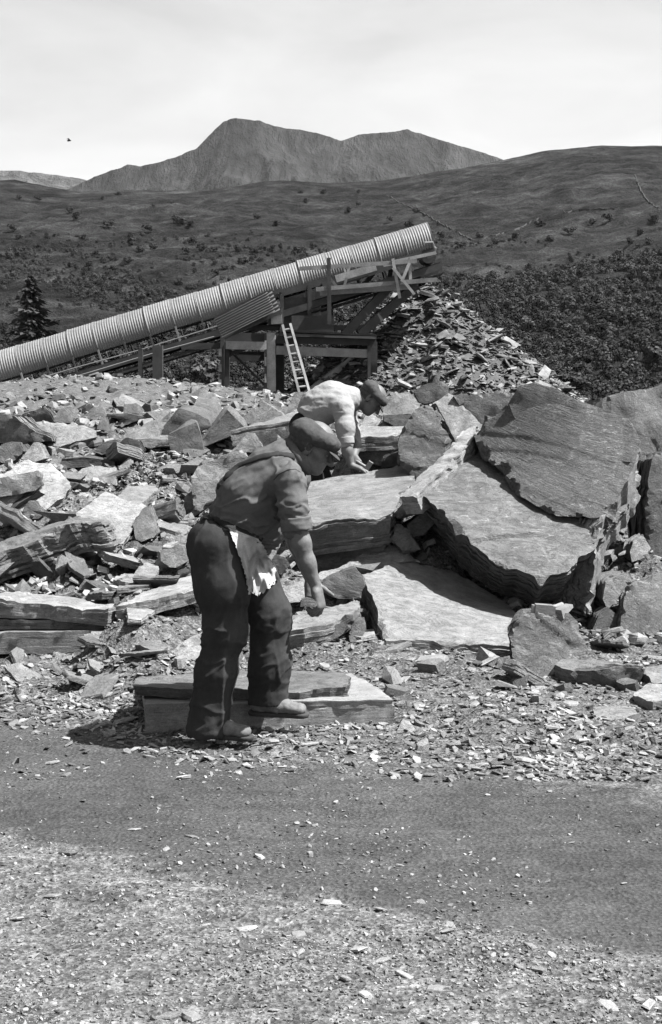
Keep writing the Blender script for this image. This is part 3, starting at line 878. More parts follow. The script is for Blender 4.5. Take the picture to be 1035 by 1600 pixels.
for i, r in enumerate(ROCKS):
    pts = r['pts']
    size = max((a - b).length for a in pts for b in pts)
    L = r['L'] or max(.012, min(.035, size / 18)) * (1 if r['d'] < 11 else 1.3)
    if r['d'] > 14: L = max(L, .045)
    if r['hull']:
        add_rock(r['name'], r['label'], pts, r['n'], i + 3, r['mat'] or M_SLATE, L, r['rough'], r['cat'])
    else:
        flat = 'sawn' in r['name']
        add_cleave(r['name'], r['label'], r['front'], r['ext'], r['fn'], i + 3, r['mat'] or M_SLATE, L * .85, r['rough'], r['cat'], max(r['shrink'], .8), .35 if flat else .5, lamina=.06 if flat else .022)

# the huge boulder: a body with a ledge, the thicker layers that still stand on it, and its broken end
def huge_boulder():
    def nrm(t):
        c = sum(t, Vector()) / len(t); n = Vector()
        for i in range(len(t)): n += (t[i] - c).cross(t[(i + 1) % len(t)] - c)
        n.normalize()
        return n if n.y < 0 else -n
    ledge = [P(*p) for p in [(662,764,9.85),(690,792,9.66),(726,834,9.42),(781,872,9.24),(848,896,9.12),(892,878,9.2),(937,847,9.38),(954,815,9.62),(990,780,9.95),(985,700,10.65),(860,660,11.0),(790,650,11.0),(748,662,10.95),(720,690,10.6),(690,725,10.2)]]
    n = nrm(ledge)
    o = add_cleave('slate_boulder', "huge slate boulder with a broad stepped ledge and scarred upper face", ledge, (.02, .46, -.36), n, 91, M_SCUFF, .017, 1.2, 'boulder', .9, 1.0, lamina=.035)
    up = [P(*p) for p in [(742,686,10.42),(750,712,10.27),(783,735,10.10),(800,766,9.90),(838,789,9.74),(868,802,9.64),(910,806,9.60),(952,818,9.52),(972,770,9.66),(992,735,9.78),(1005,690,9.86),(985,658,9.95),(940,640,10.02),(900,622,10.08),(868,605,10.15),(834,596,10.24),(811,601,10.28),(800,625,10.30),(778,648,10.36),(760,655,10.44)]]
    n2 = nrm(up)
    add_cleave('upper_layer', None, up, (.03, .50, -.05), n2, 95, M_SCUFF, .017, .40, None, .93, 1.2, parent=o, lamina=.03)
    lift = n2 * .022
    strip = [P(*p) + lift for p in [(796,634,10.31),(812,668,10.22),(836,686,10.14),(880,708,10.02),(925,719,9.92),(986,724,9.78),(1003,692,9.86),(984,660,9.95),(940,642,10.02),(900,624,10.08),(868,607,10.15),(835,598,10.24),(813,603,10.28)]]
    add_cleave('upper_layer', None, strip, -n2 * .05, n2, 99, M_SCUFF, .018, .3, None, .98, .5, parent=o, lamina=.012)
    end = [P(*p) for p in [(940,850,9.42),(955,818,9.5),(985,750,9.72),(1004,700,9.98),(1006,760,10.2),(985,820,10.1),(955,880,9.9),(930,972,9.72),(924,965,9.5),(934,900,9.45)]]
    add_cleave('broken_end', None, end, (-.25, .2, 0), nrm(end), 103, M_PALE, .02, 1.6, None, .85, 1.5, parent=o, lamina=.02)  # paler slate than the body: sunlight on this end put into its colour
huge_boulder()

# ------------------------------------------------------------------ loose flakes and rubble
def flake_variant(seed, k=None, thick=.12):
    """A small split of slate, about one unit long: a sharp cornered flat piece with a layered edge."""
    r = random.Random(seed)
    k = k or r.choice((4, 4, 5, 5, 6))
    el = r.uniform(.35, .8)
    an = sorted(2 * math.pi * (i + r.uniform(-.33, .33)) / k for i in range(k))
    ring = [(math.cos(a) * r.uniform(.36, .58), math.sin(a) * r.uniform(.36, .58) * el) for a in an]
    v, f = [], []
    t = thick * r.uniform(.6, 1.5)
    tx, ty = r.uniform(-.16, .16), r.uniform(-.16, .16)
    for (x, y) in ring: v.append((x * r.uniform(.85, 1), y * r.uniform(.85, 1), -t * .5))
    for (x, y) in ring: v.append((x * r.uniform(.93, 1.08), y * r.uniform(.93, 1.08), t * r.uniform(-.3, .3) + tx * x + ty * y))
    for (x, y) in ring: v.append((x * r.uniform(.82, .99), y * r.uniform(.82, .99), t * r.uniform(.35, .6) + tx * x + ty * y))
    v.append((r.uniform(-.16, .16), r.uniform(-.1, .1), t * r.uniform(.4, .8)))
    for s in (0, 1):
        for i in range(k):
            j = (i + 1) % k
            a, b, c, d = s * k + i, s * k + j, (s + 1) * k + j, (s + 1) * k + i
            f += [(a, b, c), (a, c, d)]
    for i in range(k): f.append((2 * k + i, 2 * k + (i + 1) % k, 3 * k))
    return np.array(v), np.array(f)

FLAKES = [flake_variant(s) for s in range(24)]
CHUNKS = [flake_variant(100 + s, thick=.34) for s in range(12)]

def rot_mats(n, tilt, rs):
    """Random turns about z, then tilts of a few degrees (tilt = std dev in radians)."""
    a = rs.uniform(0, 2 * np.pi, n)
    tx = rs.normal(0, 1, n) * tilt; ty = rs.normal(0, 1, n) * tilt
    ca, sa = np.cos(a), np.sin(a)
    Rz = np.zeros((n, 3, 3)); Rz[:, 0, 0] = ca; Rz[:, 0, 1] = -sa; Rz[:, 1, 0] = sa; Rz[:, 1, 1] = ca; Rz[:, 2, 2] = 1
    Rx = np.zeros((n, 3, 3)); Rx[:, 0, 0] = 1; Rx[:, 1, 1] = np.cos(tx); Rx[:, 1, 2] = -np.sin(tx); Rx[:, 2, 1] = np.sin(tx); Rx[:, 2, 2] = np.cos(tx)
    Ry = np.zeros((n, 3, 3)); Ry[:, 1, 1] = 1; Ry[:, 0, 0] = np.cos(ty); Ry[:, 0, 2] = np.sin(ty); Ry[:, 2, 0] = -np.sin(ty); Ry[:, 2, 2] = np.cos(ty)
    return Rx @ Ry @ Rz

def merged(name, variants, pos, R, sc, rs):
    """Many small pieces in one mesh."""
    V, T, n = [], [], 0
    pick = rs.randint(0, len(variants), len(pos))
    for k, (v, f) in enumerate(variants):
        s = np.where(pick == k)[0]
        if not len(s): continue
        w = np.einsum('nij,vj->nvi', R[s], v) * np.asarray(sc)[s][:, None, None] + pos[s][:, None, :]
        V.append(w.reshape(-1, 3))
        T.append((f[None] + (np.arange(len(s)) * len(v))[:, None, None]).reshape(-1, 3) + n)
        n += len(s) * len(v)
    return mesh_np(name, np.concatenate(V), tris=np.concatenate(T))

def scatter(n, y0, y1, rs, cond, wide=.30, power=2.0):
    """Points on the ground between y0 and y1, about even in the picture, where cond(x, y) > random."""
    out = []
    got = 0
    while got < n:
        k = n * 3
        t = rs.uniform(0, 1, k)
        y = 1 / (1 / y0 + (1 / y1 - 1 / y0) * t) if power == 2 else y0 + (y1 - y0) * t
        x = rs.uniform(-wide, wide, k) * y + 0
        c = cond(x, y)
        keep = rs.uniform(0, 1, k) < c
        p = np.stack([x[keep], y[keep]], 1)
        out.append(p); got += len(p)
    p = np.concatenate(out)[:n]
    z = full_h(p[:, 0], p[:, 1])
    return np.column_stack([p, z])

rs = np.random.RandomState(11)
def c_rubble(x, y):
    m = road_mask(x, y)
    px, py = proj(x, y, np.zeros_like(x))
    upper = py < np.interp(px, UP_X, UP_Y) + 60
    dens = np.clip(.25 + .9 * fbm(xyz(x, y) * .9, 3, 61), .06, 1)
    patch = np.clip((px - 150) / 150, .25, 1)
    edge = np.clip(1 - (y - 6.2) / 1.2, 0, 1)
    return np.where(upper, (1 - m) * (dens * .7 + .3) * (patch * edge + (1 - edge)), 0) + m * .02
def c_verge(x, y):
    m = road_mask(x, y)
    px, py = proj(x, y, np.zeros_like(x))
    lower = py > np.interp(px, LO_X, LO_Y) - 25
    return np.where(lower, (1 - m) * np.clip(.55 + 1.2 * fbm(xyz(x * .55, y) * 2.2, 3, 62), .25, 1), 0) + .01

def chips(name, n, y0, y1, cond, smin, smax, pw, tilt, kinds, kind_label, wide=.30, power=2.0, lift=.1, mat=None):
    p = scatter(n, y0, y1, rs, cond, wide, power)
    s = smin * (smax / smin) ** (rs.uniform(0, 1, n) ** pw)
    p[:, 2] += s * lift
    me = merged(name, kinds, p, rot_mats(n, tilt, rs), s, rs)
    o = link(name, me, mat or M_CHIP)
    return tag(o, kind_label, None, None, 'stuff')

chips('slate_rubble', 19000, 6.0, 9.6, c_rubble, .012, .075, 2.2, .32, FLAKES, "broken slate chips strewn over the trodden floor")
chips('slate_rubble', 10000, 9.0, 16.0, lambda x, y: np.full(x.shape, .8), .04, .17, 1.7, .4, FLAKES + CHUNKS, "slate rubble between the blocks", wide=.43)
chips('slate_rubble', 9500, 15.0, 46.0, lambda x, y: np.full(x.shape, .8), .07, .32, 1.8, .4, FLAKES + CHUNKS, "slate rubble on the far bank", wide=.47)
chips('pale_pebbles', 22000, 3.3, 5.9, c_verge, .005, .024, 2.2, .4, CHUNKS + FLAKES, "pale slate gravel beside the dark track", wide=.34)
chips('mound_gravel', 3000, 12.4, 15.2, lambda x, y: np.exp(-(((x + 1.62) / .7) ** 2 + ((y - 13.6) / .9) ** 2)), .03, .10, 1.5, .5, FLAKES + CHUNKS, "gravel heaped in a mound behind the men", power=1)
chips('road_grit', 4200, 4.4, 7.4, lambda x, y: road_mask(x, y) * np.clip(.4 + 1.2 * fbm(xyz(x, y) * 2, 3, 64), .05, 1), .004, .03, 3.2, .3, CHUNKS + FLAKES, "grit on the dark track")

# single flakes large enough to pick out
FL_ME = []
for k in range(14):
    v, f = flake_variant(300 + k, thick=.11 if k < 10 else .35)
    me = mesh_np('slate_flake', v, tris=f)
    me.materials.append(M_FLAKE if k < 8 else M_PALE)
    FL_ME.append(me)
def flakes(n, y0, y1, cond, s0, s1, label, group, tilt=.14, wide=.28, k0=0, k1=14, name='slate_flake', power=2.0, lift=.05):
    p = scatter(n, y0, y1, rs, cond, wide, power)
    R = rot_mats(n, tilt, rs)
    for i in range(n):
        o = link(name, FL_ME[rs.randint(k0, k1)])
        s = rs.uniform(s0, s1) if rs.uniform() < .7 else rs.uniform(s0, s0 + .4 * (s1 - s0))
        o.matrix_world = Matrix.Translation((p[i, 0], p[i, 1], p[i, 2] + s * lift)) @ Matrix(R[i].tolist()).to_4x4() @ Matrix.Diagonal((s, s, s * rs.uniform(.7, 1.1), 1))
        tag(o, label, 'flake', group)
SL_ME = []
for k in range(12):
    r = random.Random(950 + k)
    m = r.choice((4, 5, 5, 6)); el = r.uniform(.4, .75)
    an = sorted(2 * math.pi * (i + r.uniform(-.3, .3)) / m for i in range(m))
    fr = [Vector((math.cos(a) * r.uniform(.42, .56), math.sin(a) * r.uniform(.42, .56) * el, 0)) for a in an]
    V, T = cleave(fr, (r.uniform(-.03, .03), r.uniform(-.03, .03), -r.uniform(.06, .15)), (0, 0, 1), 950 + k, .045, .9, .97, .8, .02)
    me = mesh_np('loose_slab', V, tris=T)
    me.materials.append((M_SLATE, M_PALE, M_SLATE)[k % 3]); SL_ME.append(me)
def slabs(n, y0, y1, cond, s0, s1, group, tilt=.3):
    p = scatter(n, y0, y1, rs, cond, .27, 2.0)
    R = rot_mats(n, tilt, rs)
    for i in range(n):
        o = link('loose_slab', SL_ME[rs.randint(0, 12)])
        s = s0 * (s1 / s0) ** (rs.uniform(0, 1) ** 1.3)
        o.matrix_world = Matrix.Translation((p[i, 0], p[i, 1], p[i, 2] + s * .09)) @ Matrix(R[i].tolist()).to_4x4() @ Matrix.Scale(s, 4)
        tag(o, "loose flat slab", 'slab', group)
slabs(60, 9.4, 17, lambda x, y: np.where(x < -1.0, 1, .12), .3, 1.0, "loose flat slabs among the blocks")
slabs(36, 7.7, 9.6, lambda x, y: np.where((x < -.5) | (x > 1.6), 1, .25), .14, .42, "loose flat slabs near the sawn slabs")
flakes(60, 3.5, 5.3, c_verge, .035, .095, "small pale slate flake lying loose in the gravel nearest the viewer", "loose flakes in the pale gravel", k1=10)
flakes(16, 4.9, 6.6, lambda x, y: road_mask(x, y), .025, .06, "small slate flake lying on the dark dirt track", "flakes on the dark track", k1=10)
flakes(70, 6.1, 7.6, c_rubble, .06, .15, "slate flake in the rubble along the far edge of the dark track", "flakes along the track's far edge")
flakes(90, 7.6, 10.0, lambda x, y: np.full(x.shape, .8), .09, .28, "slate flake lying among the chips at the foot of the stacked blocks", "flakes at the foot of the blocks", tilt=.25)
ST_ME = []
for k in range(12):
    r = random.Random(900 + k)
    hgt = r.uniform(.25, .8)
    pts = [Vector((r.uniform(-.5, .5), r.uniform(-.4, .4), r.uniform(0, hgt))) for _ in range(9)]
    n = Vector((r.uniform(-.4, .4), r.uniform(-.4, .4), 1)).normalized()
    bm = rockify(pts, n, 900 + k, .11, 1.3)
    lo = min(v.co.z for v in bm.verts)
    bm.transform(Matrix.Translation((0, 0, -lo - .06)))
    me = bpy.data.meshes.new('loose_stone'); bm.to_mesh(me); bm.free()
    me.polygons.foreach_set("use_smooth", np.zeros(len(me.polygons), bool))
    me.materials.append((M_SLATE, M_PALE, M_SLATE, M_DARK)[k % 4]); ST_ME.append(me)
def stones(n, y0, y1, cond, s0, s1, label, group, tilt=.35, power=2.0):
    p = scatter(n, y0, y1, rs, cond, .27, power)
    R = rot_mats(n, tilt, rs)
    for i in range(n):
        o = link('loose_stone', ST_ME[rs.randint(0, 12)])
        s = s0 * (s1 / s0) ** (rs.uniform(0, 1) ** 1.4)
        o.matrix_world = Matrix.Translation((p[i, 0], p[i, 1], p[i, 2] - s * .04)) @ Matrix(R[i].tolist()).to_4x4() @ Matrix.Diagonal((s, s * rs.uniform(.8, 1.2), s * rs.uniform(.6, 1.1), 1))
        tag(o, label, 'stone', group)
stones(95, 9.6, 17.5, lambda x, y: np.where(x < -.9, 1, .25), .16, .62, "loose stone lying among the quarried blocks behind the men", "loose stones among the blocks")
stones(60, 17, 42, lambda x, y: np.full(x.shape, .8), .3, 1.0, "loose stone lying on the far rubble bank below the conveyor", "loose stones on the far bank")
stones(40, 7.6, 9.4, lambda x, y: np.where(np.abs(x - .2) < .5, .0, 1), .07, .2, "small broken stone at the foot of the stacked blocks", "broken stones at the foot of the blocks")
# ------------------------------------------------------------------ hills, mountain
def hill_mat(name, lo, hi, sc, outcrop=.0, fine=.6, streak=(1, .35, 2.5), fc=1.0, cs=(1, 1, 1)):
    m = NT(name, .95, .05)
    v = m.coord(cs, 'Object')
    a = m.noise(v, .013 * sc, 7, .66, .9)
    b = m.noise(v, .06 * sc, 6, .7, .4)
    f = m.noise(v, fine * sc, 4, .75)
    s = m.noise(m.coord(streak), .03 * sc, 6, .7, .8)
    c = m.math('MULTIPLY', m.rng(a, .36, .64, lo, hi), m.rng(b, .34, .66, .38, 1.6))
    c = m.math('MULTIPLY', c, m.rng(f, .28, .72, 1 - .6 * fc, 1 + .6 * fc))
    c = m.math('MULTIPLY', c, m.rng(s, .38, .62, 1 - .45 * fc, 1 + .4 * fc))
    if outcrop:
        o = m.noise(v, .045 * sc, 8, .75, 1.2)
        c = m.math('MULTIPLY', c, m.rng(o, .60, .70, 1.0, 1.0 + outcrop))
    m.color(c)
    m.bump(m.math('ADD', b, m.math('MULTIPLY', f, .5)), 1.0, 14 / sc)
    return m.m

RIDGE_X = [-700, -250, 0, 30, 60, 100, 130, 180, 250, 330, 380, 420, 450, 500, 560, 600, 640, 700, 760, 800, 850, 890, 930, 1000, 1060, 1300, 1800]
RIDGE_Y = [300, 290, 283, 281, 287, 296, 300, 299, 300, 298, 290, 285, 284, 287, 285, 284, 278, 268, 258, 249, 238, 234, 231, 231, 234, 240, 262]
HY0, HY1 = 250.0, 1500.0
def hill_h(x, y):
    px = 517.5 + F * x / np.maximum(y, 1)
    pxr = 517.5 + F * x / HY1                       # ridge heights belong to places on the ridge
    zr = EYE + (600 - np.interp(pxr, RIDGE_X, RIDGE_Y)) / F * HY1 * .983
    t = (y - HY0) / (HY1 - HY0)
    s = np.clip(t, 0, 1)
    s = .80 * s + .20 * s * s
    zv = -30 - 8 * np.exp(-((x - 60) / 120) ** 2)
    z = zv + (zr - zv) * s
    p = xyz(x, y)
    w = np.clip((y - 240) / 300, 0, 1) * np.clip((HY1 + 60 - y) / 300, .12, 1)
    z = z + w * (11 * fbm(p * .006, 4, 71) + 7.5 * np.abs(fbm(p * .020, 4, 72, .6)) + 2.6 * fbm(p * .07, 3, 73, .6))
    z = z + .8 * fbm(p * .05, 3, 74)
    z = np.where(y > HY1, z - (y - HY1) * .22, z)
    return z

def build_hill():
    ys = np.concatenate([np.linspace(245, 700, 130), np.linspace(704, 1500, 170)[0:], np.linspace(1510, 2300, 14)])
    nx = 420
    u = np.linspace(-1, 1, nx)
    X = (u * .55 + .45 * u ** 3)[None, :] * (ys[:, None] * .62 + 220)
    Y = np.broadcast_to(ys[:, None], X.shape)
    Z = hill_h(X.ravel(), Y.ravel())
    i = (np.arange(len(ys) - 1)[:, None] * nx + np.arange(nx - 1)[None, :]).ravel()
    me = mesh_np('hillside', np.stack([X.ravel(), Y.ravel(), Z], 1), quads=np.stack([i, i + 1, i + nx + 1, i + nx], 1), smooth=True)
    tag(link('hillside', me, hill_mat('rough_pasture', .013, .043, 1.0, .9)), kind='structure')
build_hill()

def build_mountain(name, rx, ry, D, depth, mat, seed, amp, wide):
    """A range whose crest at distance D follows the given skyline, with spurs and gullies down its near face."""
    px = np.concatenate([np.linspace(rx[0], 40, 60), np.arange(42, 880, 2.2), np.linspace(884, rx[-1], 60)])
    zr = EYE + (600 - np.interp(px, rx, ry)) / F * D
    zr = zr + fbm(xyz(px * .06, 0 * px), 4, seed + 20, .65) * 2.2 / F * D
    xr = (px - 517.5) / F * D
    rows = np.concatenate([np.linspace(-1, 0, 110), np.linspace(.05, 1, 12)])
    X = np.broadcast_to(xr[None, :], (len(rows), len(xr)))
    Y = D + rows[:, None] * depth + 0 * X
    p = np.stack([X.ravel(), Y.ravel() * .22, np.zeros(X.size)], 1) / D * 5000
    gul = (1 - np.abs(fbm(p * .0042, 4, seed))) ** 2 * .5 + fbm(p * .0016, 3, seed + 4) * .6 + fbm(p * .016, 3, seed + 8) * .22 - np.abs(fbm(p * .009 * np.array((1.6, .7, 1)), 4, seed + 9)) * .45
    t = -np.minimum(rows, 0)[:, None]
    fall = np.where(rows[:, None] < 0, 1 - t ** .8, 1 - rows[:, None] * .9)
    w = (np.clip(t * 3.2, 0, 1) * np.clip((1.05 - t) * 2, 0, 1))
    Z = zr[None, :] * fall + gul.reshape(X.shape) * amp * w - 20
    Yw = Y + fbm(p * .003, 3, seed + 6).reshape(X.shape) * depth * .09 * w
    n = len(xr)
    i = (np.arange(len(rows) - 1)[:, None] * n + np.arange(n - 1)[None, :]).ravel()
    me = mesh_np(name, np.stack([X.ravel(), Yw.ravel(), Z.ravel()], 1), quads=np.stack([i, i + 1, i + n + 1, i + n], 1), smooth=True)
    return tag(link(name, me, mat), kind='structure')
M_MTN = hill_mat('mountain_scree', .015, .031, .22, .5, fine=.16, streak=(2.0, .25, .4), fc=.3, cs=(1.2, .3, .45))
build_mountain('mountain', [-1100, -500, 60, 100, 130, 165, 190, 205, 214, 224, 270, 310, 322, 332, 352, 362, 372, 386, 400, 408, 430, 470, 505, 533, 545, 560, 600, 628, 634, 640, 655, 700, 750, 795, 860, 1100, 1900],
               [420, 360, 318, 296, 285, 270, 262, 255, 256, 259, 247, 232, 221, 211, 191, 187, 185, 187, 190, 189, 198, 203, 211, 220, 216, 211, 208, 204, 203, 205, 208, 223, 238, 252, 274, 330, 400], 5000, 1900, M_MTN, 81, 120, 1)
build_mountain('distant_hill', [-2400, -900, -300, -60, 0, 40, 80, 120, 170, 300, 800], [420, 330, 285, 270, 268, 269, 273, 279, 288, 320, 380], 8600, 2600, hill_mat('hazed_moor', .06, .072, .12, 0, fine=.1, fc=.15), 87, 60, 1)  # pale low contrast tone carries aerial haze in the hill's colour
# the valley floor and the land beyond, so that the ground runs on to the horizon
def build_valley():
    me = mesh_np('valley_floor', [(-9000, 200, -55), (9000, 200, -55), (9000, 12500, -60), (-9000, 12500, -60), (-9000, -900, -55), (9000, -900, -55)], faces=[(4, 5, 1, 0), (0, 1, 2, 3)])
    tag(link('valley_floor', me, hill_mat('valley_pasture', .04, .06, .6)), kind='structure')
build_valley()
def build_haze():
    """The thin air between here and the mountains."""
    x, y0, y1, z0, z1 = 9500, -1000, 13000, -62, 1150
    v = [(-x, y0, z0), (x, y0, z0), (x, y1, z0), (-x, y1, z0), (-x, y0, z1), (x, y0, z1), (x, y1, z1), (-x, y1, z1)]
    me = mesh_np('haze', v, faces=[(3, 2, 1, 0), (4, 5, 6, 7), (0, 1, 5, 4), (1, 2, 6, 5), (2, 3, 7, 6), (3, 0, 4, 7)])
    m = bpy.data.materials.new('haze'); m.use_nodes = True
    t = m.node_tree; t.nodes.clear()
    o = t.nodes.new("ShaderNodeOutputMaterial"); pv = t.nodes.new("ShaderNodeVolumePrincipled")
    pv.inputs['Color'].default_value = G(.95); pv.inputs['Density'].default_value = 1.1e-5; pv.inputs['Anisotropy'].default_value = .2
    t.links.new(pv.outputs[0], o.inputs['Volume'])
    me.materials.append(m)
    tag(link('haze', me), kind='stuff')
build_haze()

# ------------------------------------------------------------------ woods, bushes
def crown_variant(seed, leaves=420, flat=.8, leaf=.13):
    """A crown about two units wide standing on z = 0: leaf clumps spread through several lobes."""
    r = np.random.RandomState(seed)
    lobes = []
    for k in range(r.randint(5, 9)):
        a = r.uniform(0, 6.28); q = r.uniform(0, .55)
        lobes.append((np.array([math.cos(a) * q, math.sin(a) * q, r.uniform(.35, 1.25) * flat]), r.uniform(.28, .55)))
    V, T = [], []
    for i in range(leaves):
        c, rad = lobes[r.randint(len(lobes))]
        d = r.normal(0, 1, 3); d /= np.linalg.norm(d)
        d[2] = abs(d[2]) * 1.0 if r.uniform() < .7 else d[2]
        p = c + d * rad * (r.uniform(.55, 1.08))
        p[2] = max(p[2], .02)
        e1 = r.normal(0, 1, 3); e1 -= d * (e1 @ d) * .7; e1 /= np.linalg.norm(e1)
        e2 = np.cross(d, e1); e2 /= np.linalg.norm(e2)
        s = leaf * r.uniform(.6, 1.4)
        n = len(V)
        V += [p - e1 * s, p + e2 * s * .8 + d * s * .3, p + e1 * s, p - e2 * s * .8 - d * s * .2]
        T += [(n, n + 1, n + 2), (n, n + 2, n + 3)]
    return np.array(V), np.array(T)
CROWNS = [crown_variant(500 + k) for k in range(8)]

def leaf_mat(name, lo, hi, rand=.3):
    m = NT(name, .9, .08)
    rn = m.n("ShaderNodeNewGeometry").outputs['Random Per Island']
    v = m.coord(kind='Object')
    c = m.math('MULTIPLY', m.rng(rn, 0, 1, lo, hi), m.rng(m.n("ShaderNodeObjectInfo").outputs['Random'], 0, 1, 1 - rand, 1 + rand))
    c = m.math('MULTIPLY', c, m.rng(m.noise(v, .11, 4, .6), .3, .7, .7, 1.3))
    m.color(c)
    return m.m
M_LEAF = leaf_mat('oak_leaves', .014, .048)
M_LEAF2 = leaf_mat('gorse_leaves', .014, .036)
M_BARK = plain('bark', .04, .07)

def land_at(px, py, y0=255, y1=1490):
    """Place on the hillside seen at a pixel."""
    d = np.exp(np.linspace(math.log(y0), math.log(y1), 500))
    a, b = P(px, py, y0), P(px, py, y1)
    t = (d - y0) / (y1 - y0)
    x = a.x + (b.x - a.x) * t; z = a.z + (b.z - a.z) * t
    g = hill_h(x, d)
    hit = z <= g
    k = int(np.argmax(hit)) if hit.any() else len(d) - 1
    return Vector((x[k], d[k], g[k]))

def build_wood():
    r = np.random.RandomState(5)
    n = 110000
    y = 1 / (1 / 300 + (1 / 1050 - 1 / 300) * r.uniform(0, 1, n))
    x = r.uniform(-.42, .42, n) * y
    z = hill_h(x, y)
    px, py = proj(x, y, z)
    w = fbm(xyz(x, y) * .012, 4, 90) * 45
    dense = in_poly(px + w, py + w * 1.1, [(560, 620), (560, 480), (640, 440), (700, 420), (780, 432), (880, 425), (960, 432), (1040, 412), (1500, 390), (1500, 640)])
    fringe = in_poly(px + w, py + w * .8, [(560, 470), (640, 400), (700, 372), (800, 372), (880, 375), (960, 385), (1040, 350), (1500, 330), (1500, 450), (560, 480)])
    low = in_poly(px + w, py + w, [(-900, 640), (-900, 525), (60, 520), (190, 500), (300, 505), (420, 500), (620, 470), (620, 640)])
    left = in_poly(px + w, py + w * .7, [(20, 385), (90, 372), (170, 398), (240, 432), (250, 480), (190, 500), (130, 465), (60, 440), (0, 430), (-300, 450), (-300, 400)])
    mid = in_poly(px + w, py + w * .5, [(-300, 340), (330, 340), (470, 350), (560, 352), (700, 392), (640, 440), (440, 430), (300, 470), (-300, 470)])
    pr = np.where(dense, .5, 0) + np.where(low, .40, 0) + np.where(left, .75, 0) + np.where(mid, .2, 0) + np.where(fringe, .26, 0)
    cl = np.clip(.5 + 1.9 * fbm(xyz(x, y) * .017, 3, 91), 0, 1)
    pr = pr * np.where(dense | low, .35 + .65 * cl, cl)
    keep = np.where(r.uniform(0, 1, n) < pr)[0]
    # thin where crowns would sit on each other
    cell = {}
    sel = []
    for k in keep:
        key = (int(x[k] // 3.9), int(y[k] // 3.9))
        if key in cell: continue
        cell[key] = 1; sel.append(k)
    sel = np.array(sel)
    s = r.uniform(1.5, 3.9, len(sel)) * np.where(left[sel] | mid[sel] | (fringe[sel] & ~dense[sel]), .62, 1) * np.where(r.uniform(0, 1, len(sel)) < .12, 1.4, 1)
    pos = np.stack([x[sel], y[sel], z[sel] - .6], 1)
    WOOD_N[0] = len(sel)
    far = pos[:, 1] > 0
    small = [crown_variant(560 + k, leaves=250, leaf=.12) for k in range(8)]
    me = merged('oak_wood', small, pos, rot_mats(len(sel), .08, r), s, r)
    tone = np.repeat(r.uniform(.5, 1.9, len(sel)), 1)
    o = link('oak_wood', me, M_WOOD)
    at = me.attributes.new('tone', 'FLOAT', 'POINT')
    at.data.foreach_set('value', MERGE_TONE(r, me).astype(np.float32))
    tag(o, "dense dark wood covering the valley side beyond the quarry", None, None, 'stuff')
def MERGE_TONE(r, me):
    """One brightness per tree: trees differ in kind and age."""
    n = len(me.vertices); per = n // WOOD_N[0]
    return np.repeat(r.uniform(.55, 1.9, WOOD_N[0]) , per)[:n] if per * WOOD_N[0] == n else np.ones(n)
WOOD_N = [1]
M_WOOD = leaf_mat('wood_leaves', .012, .032, 0)
def _tone(m):
    t = m.node_tree; b = t.nodes["Principled BSDF"]; src = b.inputs['Base Color'].links[0].from_socket
    at = t.nodes.new("ShaderNodeAttribute"); at.attribute_name = 'tone'
    mu = t.nodes.new("ShaderNodeMath"); mu.operation = 'MULTIPLY'
    t.links.new(src, mu.inputs[0]); t.links.new(at.outputs['Fac'], mu.inputs[1]); t.links.new(mu.outputs[0], b.inputs['Base Color'])
_tone(M_WOOD)
build_wood()

def tree(name, label, at, h, w, crown, mat, cat='tree', group=None, trunk=True, stretch=1.0):
    """A tree with a tapered trunk, limbs and a crown; small bushes get no trunk."""
    t = empty(name, at, label, cat, group)
    v, f = crown
    v = v * np.array([w * .5, w * .5, h * .5 * stretch]) + np.array([at[0], at[1], at[2] + (h * .16 if trunk else -.3)])
    part('crown', mesh_np('crown', v, tris=f), mat, t)
    if trunk:
        mb = MB().tube([at, Vector(at) + Vector((.02 * h, 0, .3 * h)), Vector(at) + Vector((-.01 * h, 0, .7 * h))], [h * .035, h * .026, h * .008], 7)
        for k in range(4):
            a = k * 1.7
            mb.tube([Vector(at) + Vector((0, 0, h * (.28 + .08 * k))), Vector(at) + Vector((math.cos(a) * w * .3, math.sin(a) * w * .3, h * (.5 + .07 * k)))], [h * .014, h * .004], 5)
        part('trunk', mb.mesh('trunk'), M_BARK, t)
    return t

def conifer(seed, n=900):
    r = np.random.RandomState(seed)
    V, T = [], []
    for i in range(n):
        z = r.uniform(.05, 1) ** 1.15
        rad = (1 - z) ** .75 * .42 * (.75 + .3 * math.sin(z * 40 + r.uniform(0, 1)))
        a = r.uniform(0, 6.28)
        q = rad * r.uniform(.3, 1.08)
        p = np.array([math.cos(a) * q, math.sin(a) * q, z - q * .15])
        s = .06 * r.uniform(.6, 1.3)
        d = np.array([math.cos(a), math.sin(a), -.35]); e = np.array([-math.sin(a), math.cos(a), 0])
        k = len(V)
        V += [p - d * s, p + e * s * .6, p + d * s * 1.2, p - e * s * .6 + np.array([0, 0, s * .4])]
        T += [(k, k + 1, k + 2), (k, k + 2, k + 3)]
    return np.array(V) * 2, np.array(T)
p = land_at(50, 540)
tree('pine_tree', "tall dark conifer standing alone behind the conveyor's left end", P(50, 552, 330), 15.0, 16.5, conifer(3), M_LEAF2)
tree('oak_tree', "round pale green oak seen between the trestle posts", P(316, 612, 190), 5.4, 6.6, crown_variant(41, 900, .8, .09), leaf_mat('pale_leaves', .05, .10))
tree('oak_tree', "dark round tree below the hillside wood at the right edge", P(1020, 590, 330), 8.5, 11, crown_variant(42, 900, .8, .09), M_LEAF)
tree('oak_tree', "low spreading tree behind the waste heap's right foot", P(905, 618, 300), 7.5, 12, crown_variant(43, 900, .7, .09), M_LEAF)
